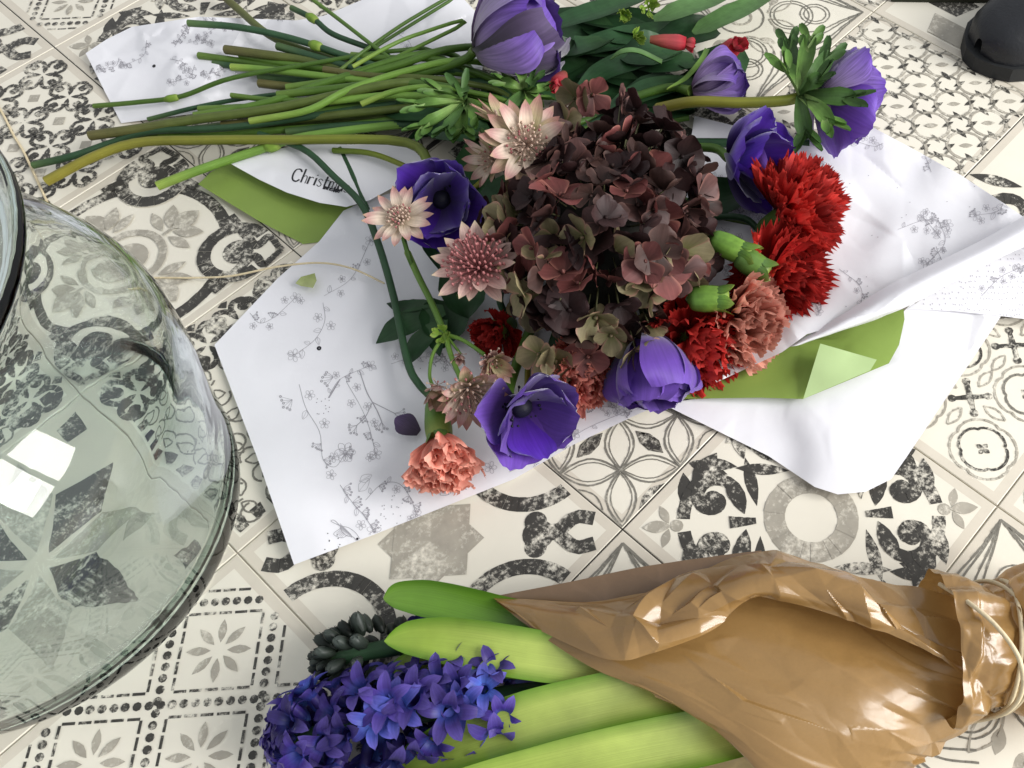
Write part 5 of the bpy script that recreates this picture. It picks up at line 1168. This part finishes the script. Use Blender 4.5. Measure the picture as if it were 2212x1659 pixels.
def kraft(name, col, trans, rough=.3, crinkle=1.0, mask=None):
    """waxed paper: sharp crinkles (folded cells) in relief, paler where the wax has cracked along a crease"""
    m, nt, b, out = nodes(name)
    tc = nt.nodes.new('ShaderNodeTexCoord'); nz = nt.nodes.new('ShaderNodeTexNoise'); nz.inputs['Scale'].default_value = 40; nz.inputs['Detail'].default_value = 2
    nt.links.new(tc.outputs['Object'], nz.inputs['Vector'])
    mx_ = nt.nodes.new('ShaderNodeMixRGB'); mx_.blend_type = 'ADD'; mx_.inputs[0].default_value = .012; nt.links.new(tc.outputs['Object'], mx_.inputs[1]); nt.links.new(nz.outputs['Color'], mx_.inputs[2])
    hs = []
    for sc, w in ((20, .66), (52, .28), (130, .08)):
        v = nt.nodes.new('ShaderNodeTexVoronoi'); v.inputs['Scale'].default_value = sc; nt.links.new(mx_.outputs[0], v.inputs['Vector']); hs.append(math_(nt, 'MULTIPLY', v.outputs['Distance'], w))
    h = math_(nt, 'ADD', math_(nt, 'ADD', hs[0], hs[1]), hs[2])
    if mask:
        uv = nt.nodes.new('ShaderNodeUVMap'); sp = nt.nodes.new('ShaderNodeSeparateXYZ'); nt.links.new(uv.outputs[0], sp.inputs[0])
        k = math_(nt, 'MULTIPLY', math_(nt, 'SUBTRACT', math_(nt, 'ADD', sp.outputs[0], math_(nt, 'MULTIPLY', nz.outputs['Fac'], .25)), mask), 6.0, True)
        h = math_(nt, 'MULTIPLY', h, math_(nt, 'ADD', math_(nt, 'MULTIPLY', k, .92), .08))
    ed = nt.nodes.new('ShaderNodeTexVoronoi'); ed.feature = 'DISTANCE_TO_EDGE'; ed.inputs['Scale'].default_value = 20; nt.links.new(mx_.outputs[0], ed.inputs['Vector'])
    n1 = noise(nt, 18, 4); c = mixc(nt, n1, tuple(x * .82 for x in col), tuple(x * 1.2 for x in col)); c = mixc(nt, math_(nt, 'MULTIPLY', noise(nt, 700, 2), .35), c, tuple(x * .65 for x in col))
    crk = math_(nt, 'MULTIPLY', math_(nt, 'SUBTRACT', 1.0, math_(nt, 'MULTIPLY', ed.outputs['Distance'], 30.0, True)), .35 * crinkle)
    if mask: crk = math_(nt, 'MULTIPLY', crk, k)
    c = mixc(nt, crk, c, tuple(min(1, x * 1.7 + .05) for x in col))
    nt.links.new(c, b.inputs['Base Color']); b.inputs['Roughness'].default_value = rough; b.inputs['Specular IOR Level'].default_value = .7; b.inputs['Coat Weight'].default_value = .5; b.inputs['Coat Roughness'].default_value = .16
    bump(nt, b, h, .62 * crinkle, .020)
    tr = nt.nodes.new('ShaderNodeBsdfTranslucent'); nt.links.new(c, tr.inputs[0]); mx = nt.nodes.new('ShaderNodeMixShader'); mx.inputs[0].default_value = trans
    nt.links.new(b.outputs[0], mx.inputs[1]); nt.links.new(tr.outputs[0], mx.inputs[2]); nt.links.new(mx.outputs[0], out.inputs[0])
    return m
KRAFT_P = kraft('waxed_brown_paper_panel', (0.37, 0.215, 0.072), .30, .38, .22, .62)
KRAFT = kraft('waxed_brown_paper', (0.37, 0.215, 0.072), .28, .26, .16)
KRAFT_SHADE = kraft('waxed_brown_paper_shaded', (0.20, 0.115, 0.055), .15, .4, .25)  # same paper, the shade on the back sheet put into a darker brown
wrap = thing('paper_cone', at(1700, 1480, 0), 'glossy brown waxed paper cone wrapped round the hyacinths and tied with raffia', 'wrapping')
def crumpled(name, rows, mat, nr, nc, amp, scale, seed, mask=None, smooth=True, sub=.42):
    G = net(rows, nr, nc); D = np.gradient(G, axis=0); E = np.gradient(G, axis=1); N = np.cross(E, D); N /= np.linalg.norm(N, axis=2)[..., None] + 1e-12
    N[N[..., 2] < 0] *= -1
    r, c = G.shape[:2]; L = np.zeros((r, c, 2)); L[..., 0] = np.cumsum(np.linalg.norm(E, axis=2), 1); L[..., 1] = np.cumsum(np.linalg.norm(D, axis=2), 0)
    f = facets(L.reshape(-1, 2), scale, seed) + sub * facets(L.reshape(-1, 2), scale * .42, seed + 3)
    f = (f - f.mean()).reshape(r, c)
    if mask is not None: f = f * mask(*np.meshgrid(np.linspace(0, 1, c), np.linspace(0, 1, r)))
    G = G + N * (f * amp)[..., None]; G[..., 2] = np.maximum(G[..., 2], .001)
    mb = MB(); mb.grid(G, 0, flip=True); return mb.build(name, mat, wrap, smooth=smooth, sharp=11)
panel = [[(1058, 1290, 3.4), (1220, 1303, 4.2), (1440, 1275, 5.0), (1640, 1235, 5.0), (1800, 1255, 4.5), (1980, 1300, 4.2), (2090, 1345, 4.6)],
         [(1130, 1345, 4.4), (1290, 1370, 5.2), (1480, 1350, 5.6), (1650, 1320, 5.2), (1820, 1340, 4.8), (1990, 1390, 4.8), (2110, 1400, 5.0)],
         [(1270, 1438, 5.2), (1400, 1450, 5.8), (1560, 1450, 6.1), (1720, 1450, 6.0), (1860, 1450, 5.7), (2010, 1460, 5.3), (2125, 1450, 5.2)],
         [(1400, 1497, 5.4), (1500, 1530, 5.8), (1640, 1540, 6.2), (1780, 1540, 6.0), (1900, 1540, 5.6), (2030, 1520, 4.7), (2120, 1500, 4.6)],
         [(1500, 1538, 5.2), (1590, 1610, 5.4), (1700, 1645, 5.4), (1820, 1645, 5.0), (1930, 1618, 4.2), (2030, 1570, 3.4), (2100, 1540, 3.6)],
         [(1610, 1580, 4.8), (1690, 1720, 4.4), (1770, 1750, 3.6), (1860, 1735, 2.8), (1945, 1690, 1.8), (2015, 1625, 1.2), (2085, 1572, 1.6)]]
crumpled('front_panel', panel, KRAFT_P, 200, 260, .0150, .026, 4, lambda u, v: np.clip((u - .62) * 4, 0, 1) * np.clip((v - .3) * 3, .25, 1) + .16)
flap = [[(1062, 1290, 3.6), (1220, 1300, 4.4), (1350, 1290, 5.0), (1440, 1262, 5.2), (1520, 1222, 4.5), (1640, 1194, 5.0), (1780, 1218, 5.0), (1893, 1258, 4.8), (1982, 1268, 4.5), (2060, 1290, 4.5)],
        [(1085, 1305, 4.2), (1235, 1330, 5.6), (1340, 1325, 6.2), (1430, 1300, 6.6), (1530, 1265, 7.0), (1650, 1235, 7.4), (1790, 1262, 7.2), (1910, 1300, 6.8), (2010, 1350, 6.5), (2100, 1390, 6.0)],
        [(1120, 1330, 4.6), (1255, 1370, 6.0), (1335, 1378, 6.5), (1410, 1355, 6.9), (1535, 1320, 7.3), (1650, 1275, 7.6), (1800, 1305, 7.3), (1940, 1355, 6.9), (2040, 1410, 6.4), (2120, 1440, 5.9)],
        [(1150, 1355, 4.8), (1270, 1410, 6.0), (1340, 1428, 6.4), (1400, 1412, 6.5), (1556, 1352, 6.7), (1640, 1290, 7.0), (1803, 1332, 6.8), (1982, 1398, 6.4), (2072, 1452, 6.0), (2139, 1500, 5.6)]]
crumpled('folded_flap', flap, KRAFT, 150, 440, .0150, .030, 11, lambda u, v: (.45 + .6 * np.sin(pi * v)) * np.clip(u * 4, .12, 1))
crumpled('back_panel', [[(1052, 1291, 2.6), (1220, 1259, 3.2), (1400, 1222, 3.6), (1645, 1188, 4.2)], [(1056, 1294, 2.6), (1230, 1285, 3.2), (1410, 1255, 3.6), (1645, 1212, 4.2)], [(1062, 1300, 2.5), (1240, 1320, 3.0), (1440, 1300, 3.4), (1650, 1240, 4.0)]], KRAFT_SHADE, 20, 60, .0012, .03, 13)
crumpled('under_panel', [[(1512, 1548, 3.6), (1600, 1580, 4.3), (1700, 1640, 4.3), (1790, 1720, 3.4)], [(1522, 1600, 2.6), (1600, 1640, 3.6), (1680, 1700, 3.6), (1760, 1760, 2.8)], [(1520, 1680, 1.0), (1590, 1720, 1.6), (1650, 1760, 1.6), (1720, 1800, 1.2)]], kraft('waxed_paper_thin', (0.50, 0.37, 0.15), .35, .3, .5), 40, 50, .0022, .03, 17)
# gathered end beyond the tie
ax = [atc((2020, 1400, 3.6)), atc((2090, 1400, 3.5)), atc((2160, 1396, 3.2)), atc((2240, 1392, 3.4)), atc((2340, 1390, 3.8))]
NA, NB = 130, 200
A = catmull(ax, NA); rr = np.interp(np.linspace(0, 1, NA), [0, .2, .42, .62, 1], [.034, .033, .026, .033, .040]); a = np.linspace(0, 2 * pi, NB, endpoint=False)
T = np.gradient(A, axis=0); rows = []
rng = np.random.default_rng(3); ph = rng.random(8) * 6
for i in range(NA):
    t_ = unit(T[i]); y = unit(np.cross((0, 0, 1), t_)); z = np.cross(t_, y)
    w = 1 + .05 * np.abs(np.sin(a * 3.5 + ph[0] + .012 * i)) + .05 * np.abs(np.sin(a * 5.5 + ph[1] + .02 * i)) + .03 * np.sin(a * 14 + ph[2])
    q = A[i] + (np.cos(a) * rr[i] * w)[:, None] * y + (np.sin(a) * rr[i] * w)[:, None] * z; q[:, 2] = np.maximum(q[:, 2], .001); rows.append(q)
rows = np.array(rows); LL = np.stack(np.meshgrid(np.arange(NB) * .00104, np.arange(NA) * .0007), -1).reshape(-1, 2)
ff = (facets(LL, .020, 71) + .35 * facets(LL, .008, 72)).reshape(NA, NB); wgt = np.sin(np.arange(NB) / NB * pi) ** .5
rows = A[:, None] + (rows - A[:, None]) * (1 + .22 * ff * wgt)[..., None]; rows[..., 2] = np.maximum(rows[..., 2], .001)
mb = MB(); mb.grid(rows, 0, wrap=True); mb.build('gathered_end', KRAFT, wrap)
# raffia tie round the neck
i0 = 58; t_ = unit(T[i0]); y = unit(np.cross((0, 0, 1), t_)); z = np.cross(t_, y); mb = MB()
for k in range(3):
    a2 = np.linspace(0, 2 * pi, 40); R_ = .0315
    P = [A[i0] + t_ * (.003 * k - .004 + .008 * math.sin(q + k)) + y * math.cos(q) * R_ + z * math.sin(q) * R_ for q in a2]
    P = [np.array([p[0], p[1], max(p[2], .0015)]) for p in P]
    mb.tube(P, .0011, 6, 0, 60)
tie = thing('raffia_tie', A[i0] * np.array([1, 1, 0]), 'raffia tie wound round the neck of the brown paper cone', 'string')
mb.build('windings', RAFFIA, tie)
mb = MB(); mb.tube([atc((2030, 1262, 5.4)), atc((2090, 1300, 7.0)), atc((2150, 1350, 7.4)), atc((2200, 1420, 7.2)), atc((2208, 1490, 6.2)), atc((2170, 1540, 4.6)), atc((2085, 1562, 2.4))], .0012, 6, 0, 50); mb.build('loose_loop', RAFFIA, tie)

# ================================================================== shoe and mat at the far edge
LEATHER = plain('black_leather', (0.012, 0.013, 0.016), .42, .3, 120, .4, .3, 400)
RUBBER = plain('black_rubber', (0.01, 0.011, 0.012), .6, .2, 90)
s0 = at(2095, 140, 0); shoe = thing('black_shoe', s0 + np.array([.05, .01, 0]), 'black leather shoe toe standing on the tiles', 'shoe')
d = unit(np.array([0.86, 0.36, 0])); q = np.array([-d[1], d[0], 0])
secs = [(0, .004, .012), (.004, .018, .020), (.014, .028, .026), (.035, .036, .032), (.07, .042, .043), (.11, .044, .062), (.16, .042, .085), (.21, .040, .11)]
def shell(z0, f, top=1.0):
    rows = []
    for x, w, h in secs:
        a = np.linspace(0, pi, 15); c = s0 + d * (x + .002)
        rows.append([c + q * w * f * math.copysign(abs(math.cos(t)) ** .7, math.cos(t)) + np.array([0, 0, z0 + (h * top) * math.sin(t) ** .8]) for t in a])
    return np.array(rows)
mb = MB(); mb.grid(shell(.010, .96)); mb.build('upper', LEATHER, shoe)
mb = MB(); P = np.array([[s0 + d * x + q * w * sd * 1.04 + np.array([0, 0, zz]) for sd, zz in ((-1, .0008), (-1, .012), (1, .012), (1, .0008))] for x, w, h in [(-.003, .006, 0)] + secs[1:]]); mb.grid(P, 0, wrap=True); mb.add(P[0], [[0, 1, 2, 3]], 0); mb.build('sole', RUBBER, shoe, smooth=False)
mb = MB(); L = at(1925, 5, 0); Rr = at(2200, 8, 0); up = np.array([.0, .12, 0]); hh = np.array([0, 0, .006])
V = [L, Rr, Rr + up, L + up]; mb.add([v + np.array([0, 0, .0005]) for v in V] + [v + hh for v in V], [(0, 1, 5, 4), (1, 2, 6, 5), (2, 3, 7, 6), (3, 0, 4, 7), (4, 5, 6, 7)])
tag(mb.build('floor_mat', plain('dark_mat', (0.022, 0.024, 0.012), .9, .3, 200), None, origin=L, smooth=False), 'dark mat edge on the tiles behind the black shoe', 'mat')
for e in EMPTIES:
    if '_o' in e: del e['_o']
for o in (floor, p_g, p_d):
    if '_o' in o: del o['_o']
